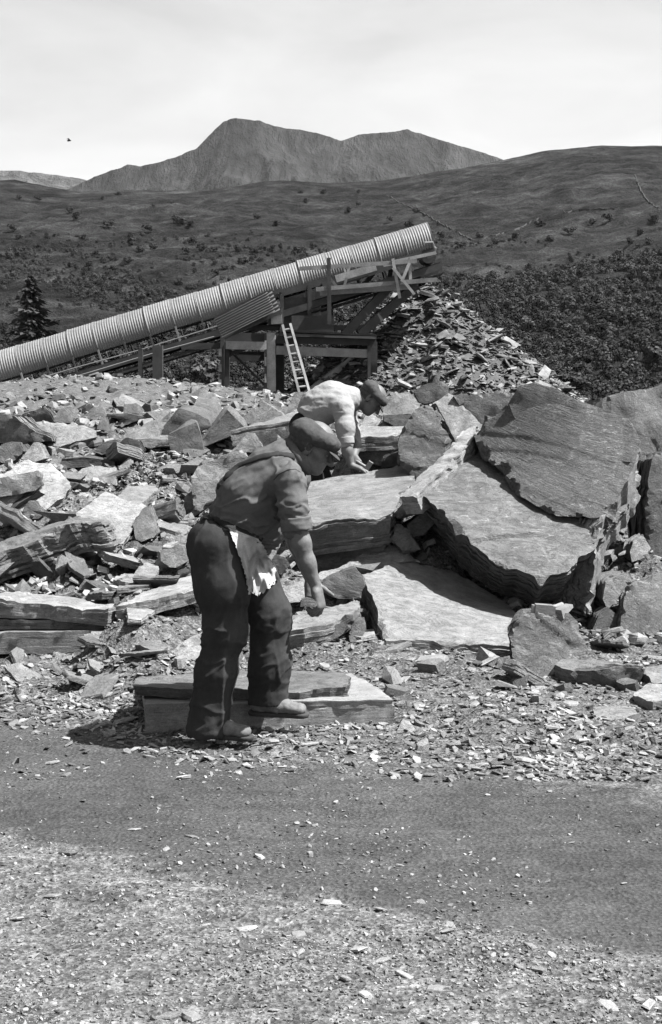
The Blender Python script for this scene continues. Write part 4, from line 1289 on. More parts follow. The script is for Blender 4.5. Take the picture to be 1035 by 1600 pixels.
tree('oak_tree', "dark tree behind the left posts of the conveyor", P(150, 600, 300), 7.0, 13, crown_variant(44, 900, .8, .09), M_LEAF)

BUSHES = [(118,340),(150,398),(132,402),(232,362),(170,355),(223,368),(276,347),(285,349),(297,352),(300,380),(315,390),(292,396),(336,392),(372,390),(402,340),(432,352),(425,393),(398,396),(380,410),(338,428),(352,420),
          (220,390),(240,388),(205,382),(130,372),(60,385),(30,372),(20,360),(468,392),(490,384),(560,318),(545,330),(160,310),(185,303),(30,310),(60,312),(110,330),(240,320),(268,317),(478,315),(505,300),(640,352),(668,366),(690,372),(720,385),(750,370),(775,380),(805,372),(560,300),(470,300),(925,350),(950,345),(890,365),(860,375),(985,380),(1000,365),(1020,350),(845,350),(650,330),(610,345),(35,392),(15,400),(75,420),(110,415),(138,420),(175,420),(200,410),(95,440),(150,440),(215,440),(230,455),(185,455),(260,460),(280,445),(170,470),(120,520),(90,505),(205,490)]
def build_bushes():
    r = random.Random(9)
    rows = {}
    for i, (px, py) in enumerate(BUSHES):
        at = land_at(px, py + 3)
        s = at.y / F * r.uniform(11, 20) * (1.1 if 330 < py < 440 else .7)
        v, f = CROWNS[i % 8]
        me = mesh_np('bush', v * np.array([s * .62, s * .62, s * r.uniform(.4, .6)]) - np.array([0, 0, .25]), tris=f)
        o = link('bush', me, M_LEAF2)
        o.location = at
        near = min(((px - q[0]) ** 2 + (py - q[1]) ** 2) ** .5 for j, q in enumerate(BUSHES) if j != i)
        size = 'large' if s / at.y * F > 18 else ('middling' if s / at.y * F > 12 else 'small')
        band = 'just below the skyline' if py < 325 else ('halfway up the hillside' if py < 375 else 'low on the hillside above the conveyor')
        rows.setdefault(band, []).append((px, size, o))
    for band, L in rows.items():
        L.sort(key=lambda q: q[0])
        for k, (px, size, o) in enumerate(L):
            tag(o, f"{size} dark bush {band}, number {k + 1} counted from the left", 'bush', 'bushes on the open hillside')
build_bushes()

def stone_wall(label, pix, h=.85):
    """A dry stone field wall running over the hillside."""
    pts = []
    for (a, b) in zip(pix[:-1], pix[1:]):
        for k in range(10):
            t = k / 10
            pts.append(land_at(a[0] + (b[0] - a[0]) * t, a[1] + (b[1] - a[1]) * t))
    pts.append(land_at(*pix[-1]))
    mb = MB()
    v = []
    r = random.Random(3)
    for i, q in enumerate(pts):
        d = (pts[min(i + 1, len(pts) - 1)] - pts[max(i - 1, 0)]); d.z = 0
        s = Vector((-d.y, d.x, 0)).normalized() * .5
        hh = h * r.uniform(.2, 1.25)
        v += [q - s - Vector((0, 0, 1.5)), q - s * .6 + Vector((0, 0, hh)), q + s * .6 + Vector((0, 0, hh)), q + s - Vector((0, 0, 1.5))]
    f = [(i * 4 + k, i * 4 + k + 1, i * 4 + 5 + k, i * 4 + 4 + k) for i in range(len(pts) - 1) for k in range(3)]
    c = sum(pts, Vector()) / len(pts)
    me = mesh_np('stone_wall', [q - c for q in v], faces=f)
    o = link('stone_wall', me, M_WALL); o.location = c
    tag(o, label, 'wall', 'field walls on the hillside')
M_WALL = plain('wall_stone', .018, .045, (.5, .5, .5), bump=0)
stone_wall("dark field wall slanting down the hillside above the conveyor's upper end", [(604, 306), (640, 325), (668, 338), (690, 352), (715, 365), (738, 377)])
stone_wall("dark field wall winding across the middle of the right hillside", [(738, 378), (768, 370), (800, 362), (838, 345), (870, 336), (905, 330), (960, 328)])
stone_wall("short dark field wall climbing the hillside at the far right", [(1030, 328), (1015, 318), (1003, 303), (992, 275)])

def bird():
    at = P(108, 220, 120)
    mb = MB()
    t = empty('bird', at, "tiny black bird flying left of the mountain", 'bird')
    mb.tube([at + Vector((-.16, 0, -.02)), at + Vector((-.05, 0, .01)), at + Vector((.1, 0, .02)), at + Vector((.2, 0, 0))], [.02, .07, .06, .015], 8)
    part('body', mb.mesh('body', True), M_BLACK, t)
    for s in (-1, 1):
        q = [at + Vector((-.06, s * .03, .03)), at + Vector((.1, s * .03, .03)), at + Vector((.06, s * .22, .16)), at + Vector((-.02, s * .25, .17)), at + Vector((-.12, s * .42, .06)), at + Vector((-.04, s * .40, .05))]
        m2 = MB().add(q + [p - Vector((0, 0, .012)) for p in q], [(0, 1, 2, 3), (3, 2, 5, 4), (9, 8, 7, 6), (10, 11, 8, 9), (0, 6, 7, 1), (1, 7, 8, 2), (2, 8, 11, 5), (5, 11, 10, 4), (4, 10, 9, 3), (3, 9, 6, 0)])
        part('wing', m2.mesh('wing'), M_BLACK, t)
M_BLACK = plain('black', .012, .02, bump=0)
bird()
# ------------------------------------------------------------------ conveyor, trestle, staging, ladder, waste heap
CD = 45.0
M_TIN = None
def tin_mat(name, lo, hi):
    m = NT(name, .62, .35)
    v = m.coord()
    a = m.noise(v, 1.1, 6, .65, .5)
    b = m.noise(m.coord((1, 1, 6)), 5, 5, .7)
    s = m.noise(v, 40, 3, .6)
    c = m.math('MULTIPLY', m.rng(a, .3, .7, lo, hi), m.rng(b, .3, .7, .82, 1.15))
    c = m.math('MULTIPLY', c, m.rng(s, .3, .7, .88, 1.1))
    c = m.math('MULTIPLY', c, m.rng(m.n("ShaderNodeObjectInfo").outputs['Random'], 0, 1, .88, 1.1))
    m.color(c)
    m.b.inputs['Metallic'].default_value = .15
    return m.m
M_TIN = tin_mat('galvanised_sheet', .105, .16)
M_TIN2 = tin_mat('old_corrugated_sheet', .07, .11)
M_STEEL = plain('dark_steel', .02, .04, (3, 3, 3), .7, .3, fine=30)
M_TIMBER = plain('weathered_timber', .12, .24, (2, 2, 2), fine=25, rand=.3, bdist=.02)
M_OLDWOOD = plain('dark_timber', .03, .055, (2, 2, 2), fine=25, rand=.3, bdist=.02)
M_BELT = plain('belt_rubber', .012, .02, bump=0)

def conveyor():
    root = empty('conveyor', P(-30, 640, CD), "long inclined conveyor under a rounded corrugated cover", 'conveyor')
    a0, a1 = P(0, 548, CD), P(655, 351, CD)
    e = (a1 - a0).normalized()
    n = Vector((-e.z, 0, e.x))
    s = Vector((0, -1, 0))
    r = .63
    L = .835
    n0 = -6
    total = (a1 - a0).length + .2
    k = int(total / L) + 1
    ends = total
    # one sheet of the cover, corrugated along the slope
    def sheet(length, rr):
        pitch = .080
        m = max(2, int(length / pitch * 6))
        na = 22
        th = np.linspace(math.radians(-30), math.radians(210), na)
        t = np.linspace(0, length + .05, m)
        R = rr + .009 * np.cos(t / pitch * 2 * np.pi) + np.where(t < .05, .012, 0)
        lip = [R, R - .006]
        V = []
        for RR in lip:
            for i in range(m):
                c = np.outer(np.cos(th), np.array(s)) * RR[i] + np.outer(np.sin(th), np.array(n)) * RR[i] + np.array(e) * t[i]
                V.append(c)
        V = np.concatenate(V)
        i = (np.arange(m - 1)[:, None] * na + np.arange(na - 1)[None, :]).ravel()
        q = np.stack([i, i + 1, i + na + 1, i + na], 1)
        Q = [q, (q + m * na)[:, ::-1]]
        j = np.arange(na - 1)
        for row in (0, m - 1):
            b = row * na + j
            Q.append(np.stack([b, b + m * na, b + m * na + 1, b + 1], 1))
        j = np.arange(m - 1) * na
        for col in (0, na - 1):
            b = j + col
            Q.append(np.stack([b, b + na, b + na + m * na, b + m * na], 1))
        return mesh_np('cover_sheet', V, quads=np.concatenate(Q), smooth=True)
    me = sheet(L, r)
    me.materials.append(M_TIN)
    me.set_sharp_from_angle(angle=math.radians(50))
    c0 = a1 - n * r + e * .2 - e * L
    for i in range(26):
        o = link('cover_sheet', me)
        o.parent = root
        o.matrix_parent_inverse = Matrix.Translation(-root.location)
        jt = .012 * math.sin(i * 2.1) + .006 * math.sin(i * 5.3)
        o.location = c0 - e * (L * i) + n * jt
        o.rotation_euler = (.012 * math.sin(i * 3.3), .006 * math.sin(i * 1.7), .006 * math.sin(i * 4.1))
    # frame below: stringers, belt, rollers and stays
    base = c0 - n * (r * .5 + .53)
    A = base - e * (L * 26); Bq = base + e * (L + .05)
    mid = a1 - n * (r + r * .5 + .62)
    A2 = P(-60, 640, CD)
    for off, nm in ((-.72, 'stringer'), (.72, 'stringer')):
        y = Vector((0, off, 0))
        part(nm, MB().bar(A + y, Bq + y, .09, .2, n).mesh(nm), M_STEEL, root)
        part('lower_rail', MB().bar(A + y - n * .34 + Vector((0, -.03, 0)), A + e * 16.0 + y - n * .30, .05, .06, n).mesh('lower_rail'), M_STEEL, root)
        for i in range(24):
            t = L * (26 - i) * 1.0
            q0 = base - e * (L * i * 1.0) + y
            gap = .53
            part('stay', MB().bar(q0, q0 + n * (gap + .05), .05, .05, e).mesh('stay'), M_TIN if i % 3 == 0 else M_STEEL, root)
    part('belt', MB().bar(A + n * .12, Bq + n * .12, 1.1, .05, n).mesh('belt'), M_BELT, root)
    part('return_belt', MB().bar(A - n * .25, Bq - n * .2, 1.1, .04, n).mesh('return_belt'), M_BELT, root)
    for i in range(18):
        q = base - e * (L * i + .4) + n * .05
        part('roller', MB().tube([q + Vector((0, -.62, 0)), q + Vector((0, .62, 0))], .07, 8).mesh('roller'), M_STEEL, root)
    part('cable', MB().tube([P(-40, 622, CD - 1), P(120, 574, CD - 1), P(215, 548, CD - 1), P(345, 508, CD - 1)], .022, 6).mesh('cable'), M_TIN, root)
    part('cable', MB().tube([P(-40, 634, CD - 1), P(140, 582, CD - 1), P(250, 549, CD - 1), P(335, 526, CD - 1)], .022, 6).mesh('cable'), M_TIN, root)
    # head pulley and its bracket at the upper end
    hp = P(668, 402, CD)
    part('head_pulley', MB().tube([hp + Vector((0, -.6, 0)), hp + Vector((0, .6, 0))], .24, 16).mesh('head_pulley'), M_STEEL, root)
    part('bracket', MB().tube([P(664, 380, CD - .75), P(676, 379, CD - .75), P(680, 388, CD - .75), P(680, 398, CD - .75), P(668, 402, CD - .75)], .05, 8).mesh('bracket'), M_TIMBER, root)
    part('scraper_arm', MB().bar(P(640, 404, CD - .8), P(682, 395, CD - .8), .08, .1).mesh('scraper_arm'), M_TIMBER, root)
    part('head_frame', MB().bar(P(505, 448, CD - .78), P(660, 398, CD - .78), .1, .26, n).mesh('head_frame'), M_STEEL, root)
    part('head_frame', MB().bar(P(505, 448, CD + .78), P(660, 398, CD + .78), .1, .26, n).mesh('head_frame'), M_STEEL, root)
    return e, n
CE, CN = conveyor()

def corrugated(root, quad, name, mat, ridges, amp=.03):
    """A loose corrugated sheet between four corner points; the ridges run along the first edge."""
    a, b, c, d = [Vector(q) for q in quad]
    nrm = (b - a).cross(d - a).normalized()
    if nrm.y > 0: nrm = -nrm
    m = ridges * 6
    V, Fs = [], []
    for side in (0, 1):
        for j in range(m + 1):
            t = j / m
            w = math.cos(t * ridges * 2 * math.pi) * amp - side * .01
            for k in range(7):
                u = k / 6
                q = (a + (d - a) * t) * (1 - u) + (b + (c - b) * t) * u
                V.append(q + nrm * (w + .02 * math.sin(u * 3.1)))
    N = (m + 1) * 7
    for j in range(m):
        for k in range(6):
            i = j * 7 + k
            Fs += [(i, i + 1, i + 8, i + 7), (N + i, N + i + 7, N + i + 8, N + i + 1)]
    return part(name, mesh_np(name, V, faces=Fs, smooth=True), mat, root)

def trestle():
    D = 44.0
    root = empty('trestle', P(470, 640, D), "dark timber and steel trestle carrying the conveyor's upper end", 'trestle')
    def bar(nm, a, b, w, h, mat, **k):
        return part(nm, MB().bar(P(*a), P(*b), w, h, jit=.06, **k).mesh(nm), mat, root)
    Y1 = (0, 1, 0)
    # channel posts: web and flange with lightening holes show as separate plates
    for px, mat in ((348, M_STEEL), (354, M_STEEL)):
        bar('post', (px, 528, D + (0 if px == 348 else .2)), (px - 1, 645, D + (0 if px == 348 else .2)), .12 if px == 348 else .2, .16, mat, up=Y1)
    for k in range(4):
        bar('batten_plate', (344, 545 + k * 24, D - .1), (344.5, 557 + k * 24, D - .1), .09, .05, M_TIMBER, up=Y1)
    bar('post', (423, 520, D), (424, 640, D), .30, .22, M_TIMBER, up=Y1)  # pale colour paints the sunlit right face of this post
    bar('post_flange', (415, 520, D - .02), (416, 640, D - .02), .08, .26, M_STEEL, up=Y1)  # dark colour paints the post's shaded left face
    for k in range(4):
        bar('batten_plate', (415, 532 + k * 26, D - .18), (415.3, 546 + k * 26, D - .18), .06, .05, M_TIMBER, up=Y1)
    bar('post', (352, 530, D + 2.6), (352, 645, D + 2.6), .3, .3, M_STEEL, up=Y1)
    bar('post', (437, 520, D + 2.6), (437, 645, D + 2.6), .3, .3, M_STEEL, up=Y1)
    bar('post', (583, 534, D + .1), (583, 590, D + .1), .26, .3, M_OLDWOOD, up=Y1)
    bar('post', (577, 540, D - .1), (577, 592, D - .1), .1, .2, M_STEEL, up=Y1)
    bar('post', (560, 540, D + 2.6), (560, 625, D + 2.6), .3, .3, M_STEEL, up=Y1)
    bar('cross_beam', (353, 539, D - .15), (415, 541, D - .15), .12, .25, M_TIMBER)
    bar('cross_beam', (284, 541, D + .2), (345, 541, D + .2), .14, .2, M_OLDWOOD)
    bar('cross_beam', (432, 547, D - .1), (578, 553, D - .1), .12, .26, M_TIMBER)
    bar('cross_beam', (345, 527, D + .1), (588, 532, D + .1), .2, .3, M_STEEL)
    bar('cross_beam', (345, 527, D + 2.6), (588, 532, D + 2.6), .2, .3, M_STEEL)
    bar('cross_beam', (346, 612, D - .1), (420, 611, D - .1), .1, .14, M_STEEL)
    bar('cross_beam', (428, 614, D - .1), (452, 616, D - .1), .1, .1, M_STEEL)
    bar('cross_beam', (346, 558, D + 2.6), (440, 556, D + 2.6), .1, .3, M_STEEL)
    bar('deck_plank', (436, 523, D - .1), (588, 528, D - .1), .5, .08, M_OLDWOOD)
    for k in range(6):
        part('deck_plank', MB().bar(P(440, 517 + k * .4, D + k * .45), P(588, 524 + k * .4, D + k * .45), .4, .06, jit=.05).mesh('deck_plank'), M_OLDWOOD, root)
    bar('brace', (424, 612, D + .1), (352, 540, D + 1.5), .06, .06, M_STEEL)
    bar('brace', (440, 520, D + .5), (345, 560, D + .5), .1, .14, M_STEEL)
    # the chute and its dark hopper above the deck
    bar('leg', (607, 450, D + .6), (538, 523, D + .3), .24, .26, M_OLDWOOD)
    bar('leg', (650, 445, D + .8), (562, 523, D + .3), .24, .26, M_OLDWOOD)
    bar('leg', (590, 420, D + 1), (560, 455, D + 1), .14, .14, M_OLDWOOD)
    bar('leg', (612, 412, D + 1), (607, 452, D + 1), .14, .14, M_OLDWOOD)
    bar('beam', (346, 512, D + .4), (588, 512, D + .4), .2, .16, M_STEEL)
    bar('sloping_plank', (462, 632, D + .3), (557, 558, D + 1.2), .16, .3, M_TIMBER)
    bar('sloping_plank', (440, 640, D + 1.0), (540, 575, D + 1.6), .2, .3, M_OLDWOOD)
    bar('sloping_plank', (500, 636, D + .3), (600, 565, D + .8), .4, .1, M_OLDWOOD)
    bar('prop', (434, 610, D - .3), (452, 630, D - .3), .06, .06, M_TIMBER)
    corrugated(root, [P(334, 496, D - .5), P(417, 454, D - .5), P(430, 486, D - .5), P(347, 527, D - .5)], 'corrugated_sheet', M_TIN, 9)
    corrugated(root, [P(400, 464, D - .42), P(424, 452, D - .42), P(438, 484, D - .42), P(412, 497, D - .42)], 'corrugated_sheet', M_TIN2, 6, .025)
    bar('sheet_bearer', (345, 500, D - .3), (440, 452, D - .3), .1, .12, M_STEEL)
    bar('sheet_bearer', (350, 528, D - .3), (440, 486, D - .3), .1, .12, M_STEEL)
trestle()

def hopper():
    D = 44.3
    root = empty('hopper', P(480, 522, D), "dark boarded hopper standing on the trestle deck", 'hopper')
    def bar(nm, a, b, w, h, mat, **k):
        return part(nm, MB().bar(P(*a), P(*b), w, h, jit=.04, **k).mesh(nm), mat, root)
    Y1 = (0, 1, 0)
    for k in range(6):
        y = 470 + k * 9.5
        bar('board', (442, y, D + .1), (482, y - .6, D + .1), .08, .19, M_OLDWOOD)
    for k in range(4):
        y = 497 + k * 7.5
        bar('board', (456, y, D - .1), (522, y, D - .1), .1, .15, M_STEEL)
    for k in range(9):
        bar('board', (444 + k * 9, 450, D + 1.9), (444 + k * 9, 520, D + 1.9), .18, .06, M_OLDWOOD, up=Y1)
    bar('corner_post', (441, 460, D), (441, 520, D), .12, .14, M_STEEL, up=Y1)
    bar('corner_post', (484, 445, D), (484, 500, D), .12, .14, M_STEEL, up=Y1)
    bar('corner_post', (516, 430, D + 1.5), (516, 520, D + 1.5), .2, .2, M_STEEL, up=Y1)
    bar('head_beam', (440, 458, D), (520, 436, D), .12, .2, M_STEEL)
    bar('motor_box', (418, 494, D - .2), (441, 494, D - .2), .4, .5, M_STEEL)
    bar('motor_box', (424, 500, D - .46), (441, 499, D - .46), .1, .26, M_TIMBER)
    bar('gear_case', (486, 486, D + .6), (502, 486, D + .6), .4, .34, M_TIMBER)
    part('handwheel', MB().tube([P(416 + 6 * math.cos(a), 487 + 5 * math.sin(a), D - .5) for a in np.linspace(0, 6.28, 14)], .03, 5).mesh('handwheel'), M_TIMBER, root)
hopper()

def staging():
    D = 43.6
    root = empty('staging', P(515, 505, D), "pale timber staging with handrails beside the conveyor's head", 'scaffold')
    def bar(nm, a, b, w, h, mat=M_TIMBER, **k):
        return part(nm, MB().bar(P(*a), P(*b), w, h, jit=.05, **k).mesh(nm), mat, root)
    Y1 = (0, 1, 0)
    bar('standard', (514, 403, D), (515, 507, D), .12, .12, M_OLDWOOD, up=Y1)
    bar('handrail', (468, 420, D), (652, 408, D), .05, .12)
    bar('ledger', (494, 452, D), (683, 437, D), .08, .13)
    bar('ledger', (500, 457, D + .5), (640, 447, D + .5), .08, .2)
    bar('walkway_plank', (505, 450, D + .5), (684, 437, D + .5), .22, .05)
    bar('walkway_plank', (505, 449, D + .85), (684, 436.4, D + .85), .22, .05)
    bar('walkway_plank', (505, 448, D + 1.2), (684, 436, D + 1.2), .22, .05)
    bar('toe_board', (525, 436, D + .5), (588, 417, D + .5), .06, .22)
    bar('toe_board', (570, 420, D + .6), (640, 405, D + .6), .06, .14)
    bar('standard', (614, 404, D - .05), (625, 466, D - .05), .09, .06, up=Y1)
    bar('standard', (640, 408, D + .05), (642, 440, D + .05), .09, .06, up=Y1)
    bar('brace', (614, 418, D - .1), (648, 460, D - .1), .05, .08)
    bar('brace', (640, 411, D - .1), (628, 440, D - .1), .05, .09)
    bar('brace', (516, 435, D + .1), (531, 453, D + .1), .05, .08)
    bar('brace', (546, 417, D + .1), (538, 449, D + .1), .05, .08)
    bar('brace', (540, 425, D + .1), (534, 405, D + .1), .05, .06)
staging()

def ladder():
    D = 43.2
    root = empty('ladder', P(475, 612, D), "wooden ladder leaning up to the trestle deck", 'ladder')
    for a, b in (((442, 508, D + .4), (468, 614, D - .5)), ((454, 506, D + .4), (484, 612, D - .5))):
        part('rail', MB().bar(P(*a), P(*b), .07, .09, (0, 1, 0)).mesh('rail'), M_TIMBER, root)
    for k in range(8):
        t = (k + .6) / 8.3
        a = P(442, 508, D + .4).lerp(P(468, 614, D - .5), t); b = P(454, 506, D + .4).lerp(P(484, 612, D - .5), t)
        part('rung', MB().tube([a, b], .03, 7).mesh('rung'), M_TIMBER, root)
ladder()

def post_pair():
    for px, w, lab in ((220, .14, "thin dark post under the conveyor, left one of a pair"), (247, .3, "thick dark post under the conveyor, right one of a pair")):
        b = P(px, 592, 43.5)
        t = empty('support_post', b, lab, 'post', 'posts under the conveyor')
        part('shaft', MB().bar(b - Vector((0, 0, .3)), P(px, 545 - (px - 220) * .2, 43.5), w, w * .8, (0, 1, 0)).mesh('shaft'), M_STEEL, t)
        part('foot_plate', MB().bar(b + Vector((-.2, 0, -.02)), b + Vector((.2, 0, -.02)), .3, .06).mesh('foot_plate'), M_STEEL, t)
post_pair()
def baulk():
    a, b = P(221, 596, 35.5), P(283, 600, 35.5)
    t = empty('timber_baulk', (a + b) / 2, "weathered timber baulk lying on blocks on the gravel bank", 'timber')
    part('beam', MB().bar(a, b, .3, .13, jit=.1).mesh('beam'), M_TIMBER, t)
    part('bearer', MB().bar(P(224, 601, 35.4), P(228, 604, 35.7), .14, .13).mesh('bearer'), M_OLDWOOD, t)
    part('bearer', MB().bar(P(262, 603, 35.4), P(266, 606, 35.7), .14, .13).mesh('bearer'), M_OLDWOOD, t)
    a, b = P(302, 622, 27), P(325, 634, 26.6)
    o = link('plank', MB().bar(a, b, .12, .08).mesh('plank'), M_TIMBER)
    o.data.transform(Matrix.Translation(-a)); o.location = a
    tag(o, "short loose plank lying on the bank near the trestle", 'plank')
baulk()

def heap():
    D = 47.5
    ap = P(664, 446, D)
    z0 = .5
    root = empty('waste_heap', (ap.x, D, z0), "tall heap of dumped slate waste under the conveyor's head", 'heap')
    H = ap.z - z0
    r = np.random.RandomState(4)
    def hz(x, y):
        dx = x - ap.x; dy = y - D
        slope = np.where(dx > 0, .78, .86)
        d = np.sqrt((dx * np.where(dx > 0, 1, .95)) ** 2 + (dy * .95) ** 2)
        z = ap.z - np.maximum(0, np.sqrt(d * d + .09) - .3) * slope
        z += .16 * fbm(xyz(x, y) * .9, 3, 41) + .10 * fbm(xyz(x, y) * 2.7, 3, 42)
        return z
    n = 110
    gx, gy = np.meshgrid(np.linspace(ap.x - 7, ap.x + 7.5, n), np.linspace(D - 6.5, D + 6, n))
    z = np.maximum(hz(gx.ravel(), gy.ravel()), -.6)
    i = (np.arange(n - 1)[:, None] * n + np.arange(n - 1)[None, :]).ravel()
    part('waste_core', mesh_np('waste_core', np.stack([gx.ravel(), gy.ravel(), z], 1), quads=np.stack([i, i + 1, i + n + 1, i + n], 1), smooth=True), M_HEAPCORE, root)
    def pts(m, front):
        a = r.uniform(math.pi * 1.0 - .15, math.pi * 2 + .15, m) if front else r.uniform(0, 6.28, m)
        q = np.sqrt(r.uniform(0, 1, m)) * 6.2
        x = ap.x + np.cos(a) * q; y = D + np.sin(a) * q
        return x, y, hz(x, y)
    x, y, z = pts(13000, False)
    s = .09 * (4.6 ** (r.uniform(0, 1, len(x)) ** 1.6))
    R = rot_mats(len(x), .42, r)
    st = merged('small_waste', HEAP_FL, np.stack([x, y, z + s * .05], 1), R, s, r)
    part('small_waste', st, M_HEAP, root)['kind'] = 'stuff'
    x, y, z = pts(300, True)
    R = rot_mats(300, .36, r)
    for k in range(300):
        o = link('waste_slab', HEAP_ME[k % len(HEAP_ME)])
        o.parent = root
        o.matrix_parent_inverse = Matrix.Translation(-root.location)
        s = r.uniform(.32, .88)
        o.matrix_basis = Matrix.Translation((x[k], y[k], z[k] + .08)) @ Matrix(R[k].tolist()).to_4x4() @ Matrix.Diagonal((s, s, s * r.uniform(.7, 1.3), 1))
HEAP_FL = [flake_variant(700 + k, thick=.075) for k in range(16)]
M_HEAPCORE = plain('core_waste', .03, .07, (2, 2, 2), fine=12, bump=.8, bdist=.08)  # darker waste tone for the heap's core under the flakes
M_HEAPBIG = slate('waste_slabs', .055, .15, rand=.7, bump=.2, fine=.3)
HEAP_ME = []
for k in range(10):
    v, f = flake_variant(800 + k, thick=.085)
    me = mesh_np('waste_slab', v, tris=f); me.materials.append(M_HEAPBIG); HEAP_ME.append(me)
heap()
# ------------------------------------------------------------------ people: bodies and clothes grown from distance fields
class Field:
    """A signed distance field on a grid; limbs are blended in, then meshed as one continuous surface."""
    def __init__(self, lo, hi, h):
        self.lo = np.array(lo, float); self.h = h
        self.n = np.ceil((np.array(hi) - self.lo) / h).astype(int) + 1
        self.D = np.full(self.n, .2, np.float32)
    def box(self, lo, hi, m):
        a = np.clip(np.floor((np.array(lo) - m - self.lo) / self.h).astype(int), 0, self.n - 1)
        b = np.clip(np.ceil((np.array(hi) + m - self.lo) / self.h).astype(int) + 1, 1, self.n)
        if (b - a <= 0).any(): return None, None
        sl = tuple(slice(i, j) for i, j in zip(a, b))
        g = [self.lo[k] + self.h * np.arange(a[k], b[k], dtype=np.float32) for k in range(3)]
        return sl, (g[0][:, None, None], g[1][None, :, None], g[2][None, None, :])
    def put(self, sl, d, k, op):
        o = self.D[sl]
        if op == 'add':
            q = np.clip(.5 + .5 * (o - d) / k, 0, 1)
            self.D[sl] = o * (1 - q) + d * q - k * q * (1 - q)
        else:
            q = np.clip(.5 - .5 * (o + d) / k, 0, 1)
            self.D[sl] = o * (1 - q) - d * q + k * q * (1 - q)
    def cap(self, a, b, ra, rb=None, k=.03, op='add', w=None, s=1.0):
        """Tapered capsule; across the unit vector w it is s times as wide."""
        rb = ra if rb is None else rb
        a = np.array(a, float); b = np.array(b, float)
        R = max(ra, rb) * max(s, 1)
        sl, g = self.box(np.minimum(a, b) - R, np.maximum(a, b) + R, k + .02)
        if sl is None: return self
        ab = b - a; L = max(ab @ ab, 1e-9)
        p = [g[i] - np.float32(a[i]) for i in range(3)]
        t = np.clip((p[0] * ab[0] + p[1] * ab[1] + p[2] * ab[2]) / L, 0, 1)
        q = [p[i] - t * ab[i] for i in range(3)]
        if w is not None:
            dw = q[0] * w[0] + q[1] * w[1] + q[2] * w[2]
            f = (1 / s - 1)
            q = [q[i] + dw * w[i] * f for i in range(3)]
        d = np.sqrt(q[0] ** 2 + q[1] ** 2 + q[2] ** 2) - (ra + (rb - ra) * t)
        self.put(sl, d.astype(np.float32), k, op)
        return self
    def chain(self, pts, k=.03, **kw):
        for (a, ra), (b, rb) in zip(pts[:-1], pts[1:]): self.cap(a, b, ra, rb, k, **kw)
        return self
    def ell(self, c, r, ax=None, k=.03, op='add'):
        """Ellipsoid with radii r along the rows of ax."""
        c = np.array(c, float); r = np.array(r, float)
        ax = np.eye(3) if ax is None else np.array(ax, float)
        R = r.max()
        sl, g = self.box(c - R, c + R, k + .02)
        if sl is None: return self
        p = [g[i] - np.float32(c[i]) for i in range(3)]
        q = [(p[0] * ax[i][0] + p[1] * ax[i][1] + p[2] * ax[i][2]) for i in range(3)]
        k0 = np.sqrt(sum((q[i] / r[i]) ** 2 for i in range(3)))
        k1 = np.sqrt(sum((q[i] / r[i] ** 2) ** 2 for i in range(3)))
        d = k0 * (k0 - 1) / np.maximum(k1, 1e-6)
        self.put(sl, d.astype(np.float32), k, op)
        return self
    def cut(self, point, normal, k=.004):
        """Keep only what lies behind the plane."""
        g = [self.lo[i] + self.h * np.arange(self.n[i], dtype=np.float32) for i in range(3)]
        d = (g[0][:, None, None] - point[0]) * normal[0] + (g[1][None, :, None] - point[1]) * normal[1] + (g[2][None, None, :] - point[2]) * normal[2]
        self.D = np.maximum(self.D, d.astype(np.float32))
        return self
    def mesh(self):
        D = np.pad(self.D, 1, constant_values=.2)
        s = D < 0
        c = np.zeros(tuple(np.array(D.shape) - 1), np.uint8)
        for i in (0, 1):
            for j in (0, 1):
                for k in (0, 1):
                    c += s[i:i + c.shape[0], j:j + c.shape[1], k:k + c.shape[2]]
        act = (c > 0) & (c < 8)
        I = np.argwhere(act)
        idx = np.full(c.shape, -1, np.int32)
        idx[act] = np.arange(len(I))
        acc = np.zeros((len(I), 3)); cnt = np.zeros(len(I))
        cor = [(i, j, k) for i in (0, 1) for j in (0, 1) for k in (0, 1)]
        for a in cor:
            for ax in range(3):
                if a[ax]: continue
                b = list(a); b[ax] = 1
                va = D[I[:, 0] + a[0], I[:, 1] + a[1], I[:, 2] + a[2]]
                vb = D[I[:, 0] + b[0], I[:, 1] + b[1], I[:, 2] + b[2]]
                x = (va < 0) != (vb < 0)
                t = np.where(x, va / np.where(x, va - vb, 1), 0)
                p = np.array(a, float)[None] + 0 * acc
                p[:, ax] += t
                acc[x] += p[x]; cnt[x] += 1
        V = (I + acc / np.maximum(cnt, 1)[:, None] - 1) * self.h + self.lo
        Q = []
        for ax in range(3):
            o = [k for k in range(3) if k != ax]
            sh = list(D.shape); 
            s0 = [slice(1, sh[k] - 1) for k in range(3)]; s1 = list(s0)
            s0[ax] = slice(0, sh[ax] - 1); s1[ax] = slice(1, sh[ax])
            A, B2 = s[tuple(s0)], s[tuple(s1)]
            E = np.argwhere(A != B2)
            fl = A[tuple(E.T)]
            off = np.ones(3, int); off[ax] = 0
            E = E + off
            def cell(du, dv):
                q = E.copy(); q[:, o[0]] -= du; q[:, o[1]] -= dv
                return idx[tuple(q.T)]
            q = np.stack([cell(1, 1), cell(0, 1), cell(0, 0), cell(1, 0)], 1)
            flip = fl if ax != 1 else ~fl
            q[~flip] = q[~flip][:, ::-1]
            Q.append(q)
        Q = np.concatenate(Q)
        Q = Q[(Q >= 0).all(1)]
        return V, Q

